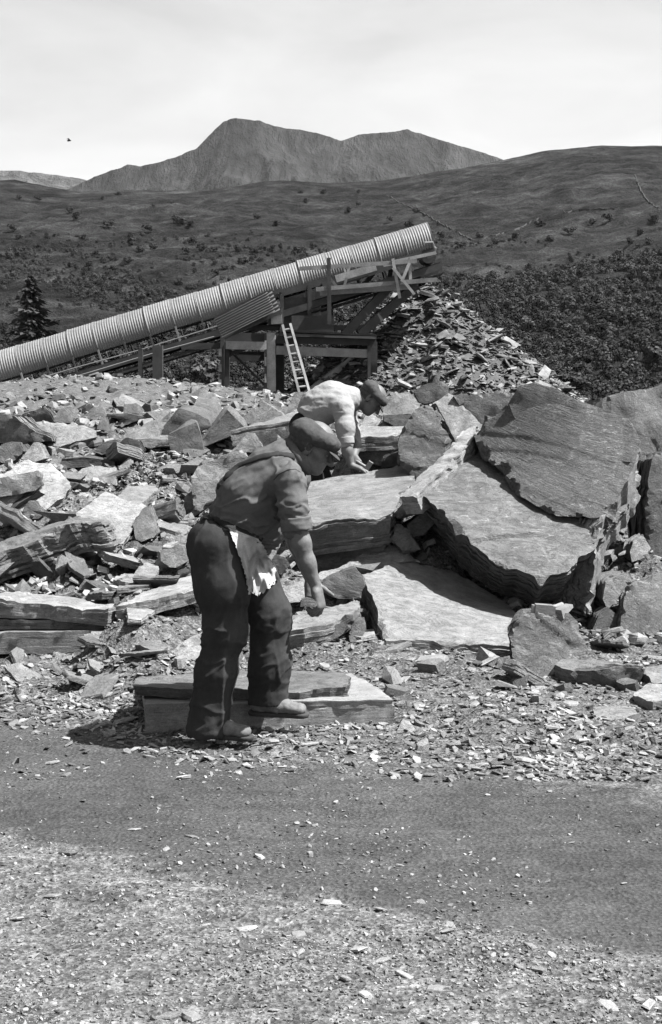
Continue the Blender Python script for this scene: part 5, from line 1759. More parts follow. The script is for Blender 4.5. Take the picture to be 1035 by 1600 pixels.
def relax(V, Q, it=2):
    for _ in range(it):
        S = np.zeros_like(V); C = np.zeros(len(V))
        for a, b in ((0, 1), (1, 2), (2, 3), (3, 0)):
            np.add.at(S, Q[:, a], V[Q[:, b]]); np.add.at(C, Q[:, a], 1)
            np.add.at(S, Q[:, b], V[Q[:, a]]); np.add.at(C, Q[:, b], 1)
        V = V * .5 + .5 * S / np.maximum(C, 1)[:, None]
    return V

def vnormals(V, Q):
    n = np.cross(V[Q[:, 2]] - V[Q[:, 0]], V[Q[:, 3]] - V[Q[:, 1]])
    N = np.zeros_like(V)
    for k in range(4): np.add.at(N, Q[:, k], n)
    return N / np.maximum(np.linalg.norm(N, axis=1), 1e-9)[:, None]

def grown(name, field, mat, parent, folds=None, it=1):
    V, Q = field.mesh()
    V = relax(V, Q, it)
    if folds:
        V = V + vnormals(V, Q) * folds(V)[:, None]
    o = part(name, mesh_np(name, V, quads=Q, smooth=True), mat, parent)
    return o, BVHTree.FromPolygons(V.tolist(), Q.tolist())

def ray(bvh, px, py):
    o = Vector((0, 0, EYE)); d = (P(px, py, 10) - o).normalized()
    h, n, i, dist = bvh.ray_cast(o, d)
    return (h, n) if h else (None, None)

def ribbon(name, bvhs, pix, width, mat, parent, lift=.006, thick=.004, n=40):
    """A strap lying on clothing along a path given in the picture."""
    pix = np.array(pix, float)
    t = np.linspace(0, len(pix) - 1, n)
    X = np.interp(t, range(len(pix)), pix[:, 0]); Y = np.interp(t, range(len(pix)), pix[:, 1])
    H = []
    for x, y in zip(X, Y):
        best = None
        for b in bvhs:
            h, nn = ray(b, x, y)
            if h and (best is None or h.y < best[0].y): best = (h, nn)
        if best: H.append(best)
    V, Fs = [], []
    for i, (h, nn) in enumerate(H):
        d = (H[min(i + 1, len(H) - 1)][0] - H[max(i - 1, 0)][0]).normalized()
        sd = d.cross(nn).normalized()
        for lf in (lift, -thick):
            for sg in (-1, -.33, .33, 1):
                V.append(h + nn * (lf - .002 * sg * sg) + sd * sg * width * .5)
    for i in range(len(H) - 1):
        a, b = i * 8, i * 8 + 8
        for k in range(3):
            Fs += [(a + k, a + k + 1, b + k + 1, b + k), (a + 4 + k, b + 4 + k, b + 5 + k, a + 5 + k)]
        Fs += [(a, b, b + 4, a + 4), (a + 3, a + 7, b + 7, b + 3)]
    return part(name, mesh_np(name, V, faces=Fs, smooth=True), mat, parent)

def hand(f, wrist, a, c, side, curls, thumb=(.55, .65, .35), s=1.0, spread=.0):
    """Palm, four unequal jointed fingers and a thumb leaving the side of the palm."""
    a = np.array(a, float); a /= np.linalg.norm(a)
    c = np.array(c, float); c -= a * (c @ a); c /= np.linalg.norm(c)
    b = np.cross(a, c) * side
    w = np.array(wrist, float)
    offs = (.031, .0105, -.0105, -.030)
    lens = (.074, .082, .076, .060)
    for i, (o, L) in enumerate(zip(offs, lens)):
        kn = w + (a * (.090 - .004 * abs(i - 1)) + b * o) * s
        f.cap(w + (b * o * .55 + a * .012) * s, kn, .0165 * s, .0130 * s, .014)
        p, d = kn, a + b * spread * (1.2 - i * .8) * .4
        d /= np.linalg.norm(d)
        ang = 0
        for j, (q, r0, r1) in enumerate(((.48, .0105, .0095), (.30, .0095, .0085), (.24, .0085, .0070))):
            ang += math.radians(curls[i][j])
            dd = d * math.cos(ang) + c * math.sin(ang)
            e = p + dd * L * q * s
            f.cap(p, e, r0 * s, r1 * s, .005)
            p = e
    f.cap(w + a * .02 * s, w + a * .075 * s, .020 * s, .018 * s, .014, w=b, s=1.7)
    t0 = w + (a * .022 + b * .022) * s
    td = a * thumb[0] + b * thumb[1] + c * thumb[2]; td /= np.linalg.norm(td)
    t1 = t0 + td * .044 * s
    t2d = td * .8 + c * .35 + a * .3; t2d /= np.linalg.norm(t2d)
    t2 = t1 + t2d * .030 * s
    f.cap(t0, t1, .0165 * s, .0120 * s, .010)
    f.cap(t1, t2, .0115 * s, .0100 * s, .005)
    f.cap(t2, t2 + (t2d + c * .3) * .022 * s, .0100 * s, .0080 * s, .005)

def head(f, c, Fv, Uv, nape, s=1.0):
    """Skull, jaw, brow, nose, lips, eyes and ears; Fv is where the face looks, Uv the crown."""
    c = np.array(c, float); Fv = np.array(Fv, float); Uv = np.array(Uv, float)
    Fv /= np.linalg.norm(Fv); Uv -= Fv * (Uv @ Fv); Uv /= np.linalg.norm(Uv)
    Sv = np.cross(Fv, Uv)
    ax = np.array([Fv, Sv, Uv])
    def at(a, b, u): return c + (Fv * a + Sv * b + Uv * u) * s
    f.ell(at(-.005, 0, .035), np.array((.100, .078, .098)) * s, ax, .02)
    f.ell(at(.030, 0, -.045), np.array((.066, .062, .072)) * s, ax, .03)
    f.ell(at(.062, 0, -.092), np.array((.028, .030, .022)) * s, ax, .022)
    for sg in (-1, 1):
        f.cap(at(-.02, sg * .058, -.055), at(.055, sg * .026, -.094), .020 * s, .016 * s, .022)
        f.cap(at(.055, sg * .045, -.018), at(.030, sg * .060, -.010), .019 * s, .018 * s, .020)
        f.cap(at(.088, sg * .012, .022), at(.072, sg * .048, .022), .011 * s, .010 * s, .012)
        f.ell(at(.090, sg * .032, .000), np.array((.014, .017, .012)) * s, ax, .010, op='sub')
        f.ell(at(.076, sg * .032, -.001), np.array((.0125, .0125, .0125)) * s, ax, .004)
        f.cap(at(.080, sg * .024, -.052), at(.066, sg * .036, -.072), .010 * s, .009 * s, .012)
        f.ell(at(-.012, sg * .082, -.006), np.array((.020, .008, .034)) * s, ax, .006)
        f.cap(at(-.020, sg * .086, .022), at(-.024, sg * .088, -.012), .0075 * s, .006 * s, .005)
        f.ell(at(-.006, sg * .091, .002), np.array((.009, .006, .016)) * s, ax, .004, op='sub')
    f.cap(at(.094, 0, .012), at(.117, 0, -.034), .0085 * s, .0135 * s, .010)
    for sg in (-1, 1): f.ell(at(.103, sg * .013, -.037), np.array((.012, .008, .009)) * s, ax, .006)
    f.cap(at(.083, -.020, -.061), at(.083, .020, -.061), .0085 * s, .0085 * s, .008)
    f.cap(at(.082, -.018, -.073), at(.082, .018, -.073), .0080 * s, .0080 * s, .007)
    f.cap(at(-.045, 0, -.045), nape, .056 * s, .062 * s, .04)
    return at, ax

def flat_cap(parent, at, ax, mat, s=1.0, h=.0045, back=0.0):
    """A workman's flat cap: soft crown pulled forward over a short stiff peak."""
    c = at(0, 0, .05)
    lo, hi = c - .24, c + .24
    f = Field(lo, hi, h)
    f.ell(at(-.016, 0, .046), np.array((.116, .100, .062)) * s, ax, .02)
    f.ell(at(-.060, 0, .060), np.array((.075, .100, .060)) * s, ax, .03)
    f.ell(at(.045, 0, .060), np.array((.070, .088, .034)) * s, ax, .04)
    f.cap(at(.078, -.045, .042), at(.078, .045, .042), .014 * s, .014 * s, .03)
    f.cut(at(0, 0, .014 + back), -ax[2] + ax[0] * .10)
    def fold(V): return .005 * fbm(V * 16, 3, 51) + .0025 * fbm(V * 45, 2, 52)
    o, b = grown('flat_cap', f, mat, parent, fold)
    g = Field(lo, hi, h * .8)
    pax = np.array([ax[0] * .94 - ax[2] * .34, ax[1], ax[2] * .94 + ax[0] * .34])
    g.ell(at(.096, 0, .018), np.array((.052, .076, .009)) * s, pax, .004)
    grown('peak', g, mat, o, None)
    return o, b

def boot(parent, heel, toe, zs, mat, solemat, mid=.046, h=.005, heelr=.040, shaft=None):
    heel = np.array(heel, float); toe = np.array(toe, float)
    d = toe - heel; d[2] = 0; L = np.linalg.norm(d); d /= L
    sd = np.array((-d[1], d[0], 0))
    lo = np.minimum(heel, toe) - .12; hi = np.maximum(heel, toe) + .12
    hi[2] = zs + .24; lo[2] = zs - .03
    f = Field(lo, hi, h)
    def q(t, u, z): return np.array((heel[0], heel[1], zs + z)) + d * L * t + sd * u
    f.chain([(q(.10, 0, .075), heelr), (q(.13, 0, .17), .050)], .03)
    f.cap(q(.12, 0, .050), q(.42, 0, .055), .038, .036, .03, w=sd, s=1.1)
    f.cap(q(.30, 0, .085), q(.55, 0, .058), .036, .030, .03, w=sd, s=1.1)
    f.cap(q(.50, 0, .048), q(.86, 0, .040), .032, .029, .03, w=sd, s=1.5)
    f.cut((0, 0, zs + .022), (0, 0, -1))
    def fold(V): return .004 * fbm(V * np.array((60, 60, 22)), 3, 53) + .003 * fbm(V * 30, 2, 54)
    o, b = grown('boot', f, mat, parent, fold)
    g = Field(lo, hi, h)
    g.cap(q(.07, 0, .02), q(.45, 0, .02), .040, .036, .02, w=sd, s=1.0)
    g.cap(q(.45, 0, .02), q(.86, 0, .02), .036, .044, .03, w=sd, s=1.05)
    g.cut((0, 0, zs + .024), (0, 0, 1)).cut((0, 0, zs), (0, 0, -1))
    grown('sole', g, solemat, o, None)
    return o

M_SKIN = plain('weathered_skin', .058, .10, (14, 14, 14), .6, .35, fine=160, bump=.25, bdist=.004)
M_SHIRT = plain('work_shirt', .054, .084, (7, 7, 7), .9, .1, fine=230, bump=.25, bdist=.004)
M_TROUSER = plain('dusty_moleskin', .018, .038, (5, 5, 2), .95, .05, fine=210, bump=.3, bdist=.005)
M_TROUSER2 = plain('dark_trousers', .012, .022, (6, 6, 3), .95, .05, fine=200)
M_CAP = plain('tweed_cap', .034, .056, (26, 26, 26), .95, .05, fine=260, bump=.45, bdist=.004)
M_SWEATER = plain('wool_jersey', .16, .215, (9, 9, 9), .98, .02, fine=190, bump=.5, bdist=.005)
M_STRAP = plain('dark_strap', .012, .022, (20, 20, 20), .85, .15, fine=200)
M_SACK = plain('sackcloth', .12, .40, (9, 9, 6), .95, .05, fine=220, bump=.5, bdist=.006)
M_BOOT = plain('dusty_boot', .05, .12, (14, 14, 14), .75, .2, fine=150, bump=.4, bdist=.005)
M_SOLE = plain('boot_sole', .02, .04, fine=100)
M_HAIR = plain('short_hair', .02, .05, (40, 40, 40), .8, .2, fine=300)
M_SCARF = plain('dark_neckerchief', .02, .05, (25, 25, 25), .9, .1, fine=120)
M_IRON = plain('worn_iron', .09, .16, (20, 20, 20), .45, .5, fine=120)
M_HANDLE = plain('hammer_handle', .12, .2, (10, 10, 10), .6, .3, fine=100)

def quarryman_standing():
    D = 6.72
    J = lambda px, py, dy=0.0: np.array(P(px, py, D + dy))
    Yv = np.array((0, 1.0, 0))
    root = empty('person', (J(360, 1150)[0], D, 0), "man in flat cap, braces and ragged apron bending down beside the sawn slabs", 'person')
    lo = np.array((J(270, 900, .3)[0], D - .42, -.02)); hi = np.array((J(570, 900, .3)[0], D + .42, J(480, 640)[2]))
    f = Field(lo, hi, .0045)
    Fv = np.array((.91, -.10, -.43)); Uv = np.array((.43, 0, .90))
    hc = J(489, 700)
    at, ax = head(f, hc, Fv, Uv, J(456, 722), .97)
    # trunk, hips and legs inside the clothes
    f.chain([(J(368, 828), .11), (J(392, 775), .12), (J(428, 738), .105), (J(452, 722), .075)], .05, w=Yv, s=1.25)
    f.cap(J(350, 850), J(370, 830), .11, .11, .05, w=Yv, s=1.3)
    for pts in (((345, 860, -.10), (352, 985, -.11), (320, 1118, -.10)), ((354, 855, .10), (418, 958, .10), (420, 1082, .10))):
        a, b, c = [J(*q) for q in pts]
        f.chain([(a, .085), (b, .056), (c, .040)], .04)
    # near arm: bare forearm, hand closing on a chip of slate
    f.chain([(J(452, 740, -.15), .060), (J(461, 790, -.20), .050), (J(462, 822, -.21), .047)], .03)
    f.chain([(J(463, 822, -.21), .043), (J(470, 848, -.215), .045), (J(480, 880, -.215), .038), (J(493, 914, -.21), .027)], .03)
    wr = J(494, 918, -.21)
    hand(f, wr, (.22, -.05, -.97), (-.80, .30, -.25), 1, [(34, 46, 30), (42, 54, 34), (50, 60, 34), (58, 64, 34)], s=1.06)
    # far arm reaching down behind the near one
    f.chain([(J(452, 740, .16), .058), (J(452, 800, .22), .047), (J(466, 850, .2), .045), (J(486, 905, .12), .030)], .03)
    hand(f, J(487, 908, .12), (.15, -.25, -.96), (.2, -.9, .2), -1, [(30, 40, 25)] * 4, s=1.05)
    body, bb = grown('body', f, M_SKIN, root, lambda V: .0016 * fbm(V * 42, 3, 55))
    # short hair below the cap
    hf = Field(hc - .2, hc + .2, .005)
    hf.ell(at(-.022, 0, .008), np.array((.106, .092, .088)), ax, .02)
    hf.cut(at(.004, 0, 0), ax[0]).cut(at(0, 0, -.045), -ax[2])
    grown('hair', hf, M_HAIR, root, lambda V: .003 * fbm(V * 110, 2, 56))
    flat_cap(root, at, ax, M_CAP, 1.01)
    # shirt
    sf = Field(lo, hi, .006)
    sf.chain([(J(352, 850), .120), (J(370, 825), .130), (J(390, 776), .136), (J(426, 740), .124), (J(446, 724), .098)], .06, w=Yv, s=1.22)
    sf.cap(J(425, 800), J(410, 838), .10, .09, .06, w=Yv, s=1.3)
    sf.cap(J(446, 716), J(462, 712), .085, .070, .05)
    sf.chain([(J(440, 748, -.09), .080), (J(452, 748, -.17), .072), (J(457, 785, -.20), .064), (J(461, 822, -.21), .061)], .035)
    sf.chain([(J(444, 748, .09), .080), (J(458, 748, .18), .074), (J(456, 795, .22), .066), (J(464, 826, .21), .062)], .035)
    ccp = J(463, 715); cax = J(477, 741) - J(449, 691); cax = np.array((-cax[2], 0, cax[0])); cax /= np.linalg.norm(cax)
    if cax[0] < 0: cax = -cax
    gx = [sf.lo[i] + sf.h * np.arange(sf.n[i], dtype=np.float32) for i in range(3)]
    dc = (gx[0][:, None, None] - ccp[0]) * cax[0] + (gx[2][None, None, :] - ccp[2]) * cax[2] + 0 * gx[1][None, :, None]
    rr = np.sqrt((gx[0][:, None, None] - ccp[0]) ** 2 + (gx[1][None, :, None] - ccp[1]) ** 2 + (gx[2][None, None, :] - ccp[2]) ** 2)
    sf.D = np.where(rr < .155, np.maximum(sf.D, dc), sf.D).astype(np.float32)
    wp = J(366, 826); wn = J(315, 803) - J(415, 850); wn = np.array((wn[2], 0, -wn[0])); wn /= np.linalg.norm(wn)
    arm = J(458, 780, -.2)
    a0, a1 = J(454, 742, -.17), J(462, 822, -.21)
    ad = (a1 - a0) / np.linalg.norm(a1 - a0)
    td = (J(440, 725) - J(365, 828)); td /= np.linalg.norm(td)
    def sfold(V):
        # drapes that run across the bent trunk, bunched rings on the sleeve
        t = (V - J(365, 828)) @ td
        q = V.copy()
        nn = (V - J(365, 828)) @ np.array((td[2], 0, -td[0]))
        # long folds from the armpit and shoulder down to the waistband, crisp ridges
        drape = np.abs(fbm(np.stack([t * 3.2 + nn * 3, V[:, 1] * 6, nn * 10 - t * 4], 1), 3, 61))
        sharp = np.clip(1 - np.abs(fbm(np.stack([t * 4 + nn * 5, V[:, 1] * 7, nn * 9 - t * 7], 1), 2, 69)) * 4.5, 0, 1) ** 2
        drape = drape - .45 * sharp * np.clip(1.2 - t * 2.2, .25, 1)
        drape = drape + .5 * np.abs(np.sin(t * 70 + 5 * fbm(V * 7, 2, 60))) * np.exp(-((t - .02) / .05) ** 2)
        u = (V - a0) @ ad
        dist = np.linalg.norm((V - a0) - np.outer(u, ad), axis=1)
        slv = np.clip((u - .02) / .06, 0, 1) * (dist < .12)
        ring = np.sin(u * 115 + 4 * fbm(V * 14, 2, 62)) * np.clip((u - .08) / .12, 0, 1)
        cr = np.clip(1 - np.abs(fbm(np.stack([V[:, 0] * 9 + V[:, 2] * 7, V[:, 1] * 9, V[:, 2] * 12], 1), 2, 59)) * 5, 0, 1) ** 2
        return (1 - slv) * (-.030 * drape + .006) + slv * (.0055 * ring + .008 * fbm(V * np.array((14, 14, 6)), 3, 63) + .009 * cr) + .0012 * fbm(V * 40, 2, 64)
    sleeve_n = (J(463, 812, -.21) - J(459, 785, -.20)); sleeve_n /= np.linalg.norm(sleeve_n)
    so, sb = grown('shirt', sf, M_SHIRT, root, sfold, 1)
    # rolled cuff
    for (pa, pb, nm) in ((J(462.0, 808, -.21), J(464.5, 829, -.213), 'cuff'), (J(462, 815, .212), J(466, 834, .205), 'cuff')):
        cf = Field(np.minimum(pa, pb) - .13, np.maximum(pa, pb) + .13, .005)
        cd = (pb - pa) / np.linalg.norm(pb - pa)
        cf.cap(pa - cd * .05, pb + cd * .05, .0705, .0735, .01)
        cf.cut(pb, cd).cut(pa, -cd)
        cf.cap(pa - cd * .02, pb + cd * .1, .058, .054, .006, op='sub')
        grown(nm, cf, M_SHIRT, so, lambda V: .004 * fbm(V * np.array((30, 30, 60)), 2, 65))
    # collar band standing round the neck
    cc = J(465, 714); e1 = (J(477, 741) - J(449, 691)); e1 /= np.linalg.norm(e1)
    axn = np.array((e1[2], 0, -e1[0])) * -1
    if axn[0] < 0: axn = -axn
    V, Fs = [], []
    m = 40
    for k in range(m):
        a = 2 * math.pi * k / m
        dirv = e1 * math.cos(a) * .097 + Yv * math.sin(a) * .086
        for r0, hh in ((1.02, -.012), (1.10, .004), (1.02, .030), (.97, .030), (.95, -.012)):
            V.append(cc + dirv * r0 + axn * (hh + .010 * math.cos(a)))
    for k in range(m):
        for j in range(5):
            a, b = k * 5 + j, k * 5 + (j + 1) % 5
            c2, d2 = ((k + 1) % m) * 5 + (j + 1) % 5, ((k + 1) % m) * 5 + j
            Fs.append((a, b, c2, d2))
    part('collar', mesh_np('collar', V, faces=Fs, smooth=True), M_SHIRT, so)
    # trousers
    tf = Field(lo, hi, .006)
    tf.chain([(J(345, 852), .142), (J(372, 832), .140)], .05, w=Yv, s=1.18)
    tf.chain([(J(342, 858, -.07), .135), (J(349, 915, -.10), .124), (J(353, 985, -.11), .096), (J(337, 1050, -.11), .086), (J(325, 1138, -.10), .092)], .05)
    tf.chain([(J(352, 858, .07), .130), (J(392, 908, .10), .118), (J(420, 960, .10), .102), (J(421, 1040, .10), .094), (J(421, 1098, .10), .096)], .045)
    # waist plane, hems
    tf.cut(wp, wn if wn[2] > 0 else -wn)
    hem_z = J(325, 1141, -.1)[2]
    g2 = tf.D
    zz = tf.lo[2] + tf.h * np.arange(tf.n[2]); yy = tf.lo[1] + tf.h * np.arange(tf.n[1]); xx = tf.lo[0] + tf.h * np.arange(tf.n[0])
    hz = np.where(yy < D, J(325, 1142, -.1)[2], J(420, 1093, .1)[2])
    tilt = (xx - J(340, 1100)[0])[:, None, None] * .18
    tf.D = np.maximum(tf.D, (hz[None, :, None] - zz[None, None, :] + tilt * 0 - .02).astype(np.float32))
    def tfold(V):
        zk = J(350, 985)[2]
        kn = np.exp(-((V[:, 2] - zk) / .14) ** 2)
        lowr = np.clip((zk - V[:, 2]) / .3, 0, 1)
        up = fbm(V * np.array((7, 9, 3.2)), 4, 66)
        cr = np.abs(fbm(np.stack([V[:, 0] * 9 + V[:, 2] * 6, V[:, 1] * 8, V[:, 2] * 15 - V[:, 0] * 9], 1), 3, 67))
        # creases: long ones down the leg, short slanting breaks at knee and ankle
        lng = np.clip(1 - np.abs(fbm(np.stack([V[:, 0] * 9, V[:, 1] * 9, V[:, 2] * 1.6], 1), 2, 58)) * 4, 0, 1) ** 2
        brk = np.clip(1 - np.abs(fbm(np.stack([V[:, 0] * 4 + V[:, 2] * 5, V[:, 1] * 5, V[:, 2] * 11 - V[:, 0] * 6], 1), 2, 57)) * 4, 0, 1) ** 2
        return .008 * up + .010 * lng * (1 - .6 * kn) + .009 * brk * (kn + .5 * lowr + .1) - .008 * cr * (kn + lowr) + .0012 * fbm(V * 35, 2, 68)
    to, tb = grown('trousers', tf, M_TROUSER, root, tfold, 1)
    ribbon('waistband', [tb, sb], [(316, 806), (335, 812), (358, 822), (385, 834), (408, 845)], .035, M_STRAP, to, .006)
    ribbon('braces', [sb], [(324, 796), (333, 771), (350, 748), (373, 728), (404, 715), (432, 709), (450, 711), (458, 713), (465, 718)], .032, M_STRAP, root, .005)
    ribbon('braces', [sb], [(321, 800), (331, 771), (341, 752), (356, 733), (372, 721)], .032, M_STRAP, root, .005)
    ribbon('sleeve_seam', [sb], [(428, 750), (436, 741), (450, 734), (462, 733), (470, 738)], .005, M_STRAP, so, .0015)
    # torn sacking apron hanging from the waist
    Lx = np.array([(357, 824), (363, 838), (371, 860), (380, 885), (385, 905), (389, 930)], float)
    Rx = np.array([(404, 842), (412, 853), (419, 868), (426, 880), (432, 890), (436, 905)], float)
    nu, nv = 34, 46
    V = []
    for j in range(nv):
        tv = j / (nv - 1) * 5
        l = np.array([np.interp(tv, range(6), Lx[:, 0]), np.interp(tv, range(6), Lx[:, 1])])
        r = np.array([np.interp(tv, range(6), Rx[:, 0]), np.interp(tv, range(6), Rx[:, 1])])
        for i in range(nu):
            u = i / (nu - 1)
            jag = (5 * vnoise(np.array([[u * 7, 0, 0]]), 5)[0] + 2.5 * vnoise(np.array([[u * 19, 3, 0]]), 6)[0]) * max(0, (tv - 3.5) / 1.5)
            ed = (RND.uniform(-1, 1) * 1.2) if i in (0, nu - 1) else 0
            p = l * (1 - u) + r * u + np.array((ed, jag + 10 * math.sin(u * math.pi) * (tv / 5) ** 2))
            best = None
            for bq in (tb, sb):
                h, nn = ray(bq, *p)
                if h and (best is None or h.y < best): best = h.y
            V.append([p[0], p[1], best])
    dep = np.array([np.nan if q[2] is None else q[2] for q in V]).reshape(nv, nu)
    fillv = np.nanmin(dep)
    dep = np.where(np.isnan(dep), np.nanmedian(dep), dep)
    for _ in range(10):
        pd = np.pad(dep, 1, 'edge')
        sm = (pd[:-2, 1:-1] + pd[2:, 1:-1] + pd[1:-1, :-2] + pd[1:-1, 2:]) / 4
        dep = np.minimum(dep, sm)
    W = []
    for side in (0, 1):
        for j in range(nv):
            for i in range(nu):
                q = V[j * nu + i]
                uu, vv = i / nu, j / nv
                wav = .016 * vv * math.sin(uu * 15 + 3 * math.sin(vv * 4)) + .010 * vv * math.sin(uu * 31 + vv * 9)
                W.append(P(q[0], q[1], dep[j, i] - .012 - max(-.006, wav) + side * .004))
    Fs = []
    N = nu * nv
    r9 = random.Random(12)
    for j in range(nv - 1):
        for i in range(nu - 1):
            if j > nv - 5 and r9.random() < .05 * (j - nv + 5): continue
            a = j * nu + i
            Fs += [(a, a + nu, a + nu + 1, a + 1), (N + a, N + a + 1, N + a + nu + 1, N + a + nu)]
    part('apron', mesh_np('apron', W, faces=Fs, smooth=True), M_SACK, root)
    # boots
    boot(root, J(304, 1150, -.07), J(396, 1152, -.16), 0.0, M_BOOT, M_SOLE)
    z2 = J(440, 1117, .1)[2]
    boot(root, J(394, 1110, .10), J(482, 1110, .04), z2, M_BOOT, M_SOLE)
    # the piece of slate he is lifting: held, so a thing of its own
    c = J(487, 939, -.235)
    pts = [Vector(c) + Vector(q) for q in ((-.05, -.03, -.02), (.02, -.035, -.025), (.045, 0, 0), (.01, .035, .01), (-.05, .03, .0), (-.045, -.02, .012), (.03, -.01, .018), (-.02, .02, .022))]
    add_rock('slate_chip', "dark slate chip gripped in the standing man's hand", pts, Vector((0, 0, 1)), 77, M_DARK, .012, 1, 'chip')
quarryman_standing()

def quarryman_leaning():
    D = 12.0
    J = lambda px, py, dy=0.0: np.array(P(px, py, D + dy))
    Yv = np.array((0, 1.0, 0))
    g = float(full_h(np.array([J(485, 700)[0]]), np.array([D]))[0])
    root = empty('person', (J(485, 700)[0], D, g), "man in pale jersey and flat cap leaning over the great flat slab", 'person')
    lo = np.array((J(440, 700, .4)[0], D - .5, g - .02)); hi = np.array((J(625, 700, .4)[0], D + .45, J(480, 588)[2]))
    f = Field(lo, hi, .0055)
    Fv = np.array((.66, -.12, -.75)); Uv = np.array((.75, 0, .66))
    hc = J(580, 624)
    at, ax = head(f, hc, Fv, Uv, J(554, 624), 1.06)
    f.chain([(J(486, 656), .11), (J(512, 630), .12), (J(540, 630), .105), (J(554, 624), .07)], .05, w=Yv, s=1.3)
    zf = g
    for dy, kx in ((-.10, 488), (.10, 500)):
        hip, kn = J(479, 672, dy), J(kx, 752, dy)
        an = np.array((J(478, 700, dy)[0], D + dy, zf + .09))
        f.chain([(hip, .085), (kn, .055), (an, .04)], .04)
    # near arm straight down on to the slab, palm flat
    f.chain([(J(535, 634, -.17), .060), (J(540, 664, -.24), .048), (J(541, 690, -.27), .042), (J(543, 704, -.28), .044), (J(549, 726, -.29), .029)], .03)
    hand(f, J(549, 727, -.29), (.93, -.18, -.32), (-.25, .05, -.97), 1, [(8, 14, 10), (6, 12, 10), (6, 12, 10), (10, 14, 10)], s=1.06, spread=.35)
    # far arm, its hand on the hammer shaft
    f.chain([(J(543, 636, .17), .058), (J(552, 678, .16), .046), (J(556, 700, .02), .040), (J(553, 714, -.10), .029)], .03)
    hand(f, J(553, 714, -.10), (.30, -.6, -.55), (.5, .1, -.8), -1, [(52, 62, 40)] * 4, s=1.0)
    grown('body', f, M_SKIN, root, None)
    hf = Field(hc - .2, hc + .2, .006)
    hf.ell(at(-.022, 0, .008), np.array((.108, .094, .088)), ax, .02)
    hf.cut(at(.004, 0, 0), ax[0]).cut(at(0, 0, -.05), -ax[2])
    grown('hair', hf, M_HAIR, root, lambda V: .003 * fbm(V * 110, 2, 57))
    flat_cap(root, at, ax, M_CAP, 1.06, .006, back=.006)
    # jersey
    sf = Field(lo, hi, .007)
    sf.chain([(J(484, 653), .128), (J(500, 636), .150), (J(518, 626), .150), (J(538, 626), .125), (J(549, 622), .09)], .06, w=Yv, s=1.25)
    sf.chain([(J(526, 632, -.11), .100), (J(536, 640, -.18), .082), (J(540, 668, -.24), .072), (J(541, 692, -.27), .060)], .04)
    sf.chain([(J(532, 632, .11), .095), (J(543, 640, .18), .078), (J(551, 676, .17), .066), (J(554, 694, .07), .056)], .04)
    cutn = J(468, 640) - J(514, 680); cutn = np.array((-cutn[2], 0, cutn[0])); cutn /= np.linalg.norm(cutn)
    if cutn[0] > 0: cutn = -cutn
    sf.cut(J(488, 660), cutn)
    wz = J(541, 689, -.27)
    td = J(545, 625) - J(480, 655); td /= np.linalg.norm(td)
    def sfold(V):
        t = (V - J(480, 655)) @ td
        dr = np.abs(fbm(np.stack([t * 5, V[:, 1] * 7, V[:, 2] * 10], 1), 3, 71))
        hem = .010 * np.exp(-((t - .02) / .05) ** 2)
        return -.020 * dr + .006 + hem + .002 * fbm(V * 45, 2, 72)
    so, sb = grown('jersey', sf, M_SWEATER, root, sfold)
    pa, pb = J(540.5, 683, -.265), J(541.5, 694, -.272)
    cf = Field(np.minimum(pa, pb) - .12, np.maximum(pa, pb) + .12, .006)
    cd = (pb - pa) / np.linalg.norm(pb - pa)
    cf.cap(pa - cd * .05, pb + cd * .05, .070, .068, .01).cut(pb, cd).cut(pa, -cd)
    cf.cap(pa - cd * .02, pb + cd * .1, .05, .048, .006, op='sub')
    grown('cuff', cf, M_SWEATER, so, None)
    # neckerchief and shirt collar in the jersey's neck
    kf = Field(J(556, 628) - .2, J(556, 628) + .2, .006)
    kf.cap(J(551, 626), J(560, 628), .080, .074, .02, w=Yv, s=1.05)
    kf.cap(J(558, 640), J(560, 660), .050, .030, .03)
    kf.cut(J(562, 628), np.array((.85, 0, -.5))/ .986)
    grown('neckerchief', kf, M_SCARF, root, lambda V: .006 * fbm(V * 28, 3, 73))
    tf = Field(lo, hi, .007)
    tf.chain([(J(477, 668), .140), (J(494, 660), .135)], .05, w=Yv, s=1.2)
    for dy, kx in ((-.09, 488), (.09, 500)):
        tf.chain([(J(479, 676, dy), .125), (J(kx, 752, dy), .095), (np.array((J(478, 700, dy)[0], D + dy, zf + .10)), .095)], .05)
    tf.cut(J(492, 655), -cutn)
    tf.cut((0, 0, zf + .05), (0, 0, -1))
    grown('trousers', tf, M_TROUSER2, root, lambda V: .012 * fbm(V * np.array((8, 8, 4)), 3, 74) - .014 * np.abs(fbm(V * np.array((6, 8, 13)), 3, 75)))
    for dy in (-.10, .10):
        h0 = np.array((J(478, 700, dy)[0] - .06, D + dy, zf)); boot(root, h0, h0 + np.array((.27, -.02, 0)), zf, M_BOOT, M_SOLE, h=.008)
    # his hammer
    a, b = P(553, 718, D - .12), P(574, 731, D - .26)
    t = empty('hammer', b, "short hammer the leaning man holds on the great flat slab", 'hammer')
    part('handle', MB().tube([a, a.lerp(b, .5), b], [.016, .013, .015], 8).mesh('handle', True), M_HANDLE, t)
    hd = Vector((.55, -.1, .83)).normalized()
    part('head', MB().bar(b - hd * .055, b + hd * .06, .04, .045, (0, 1, 0)).mesh('head'), M_IRON, t)
quarryman_leaning()

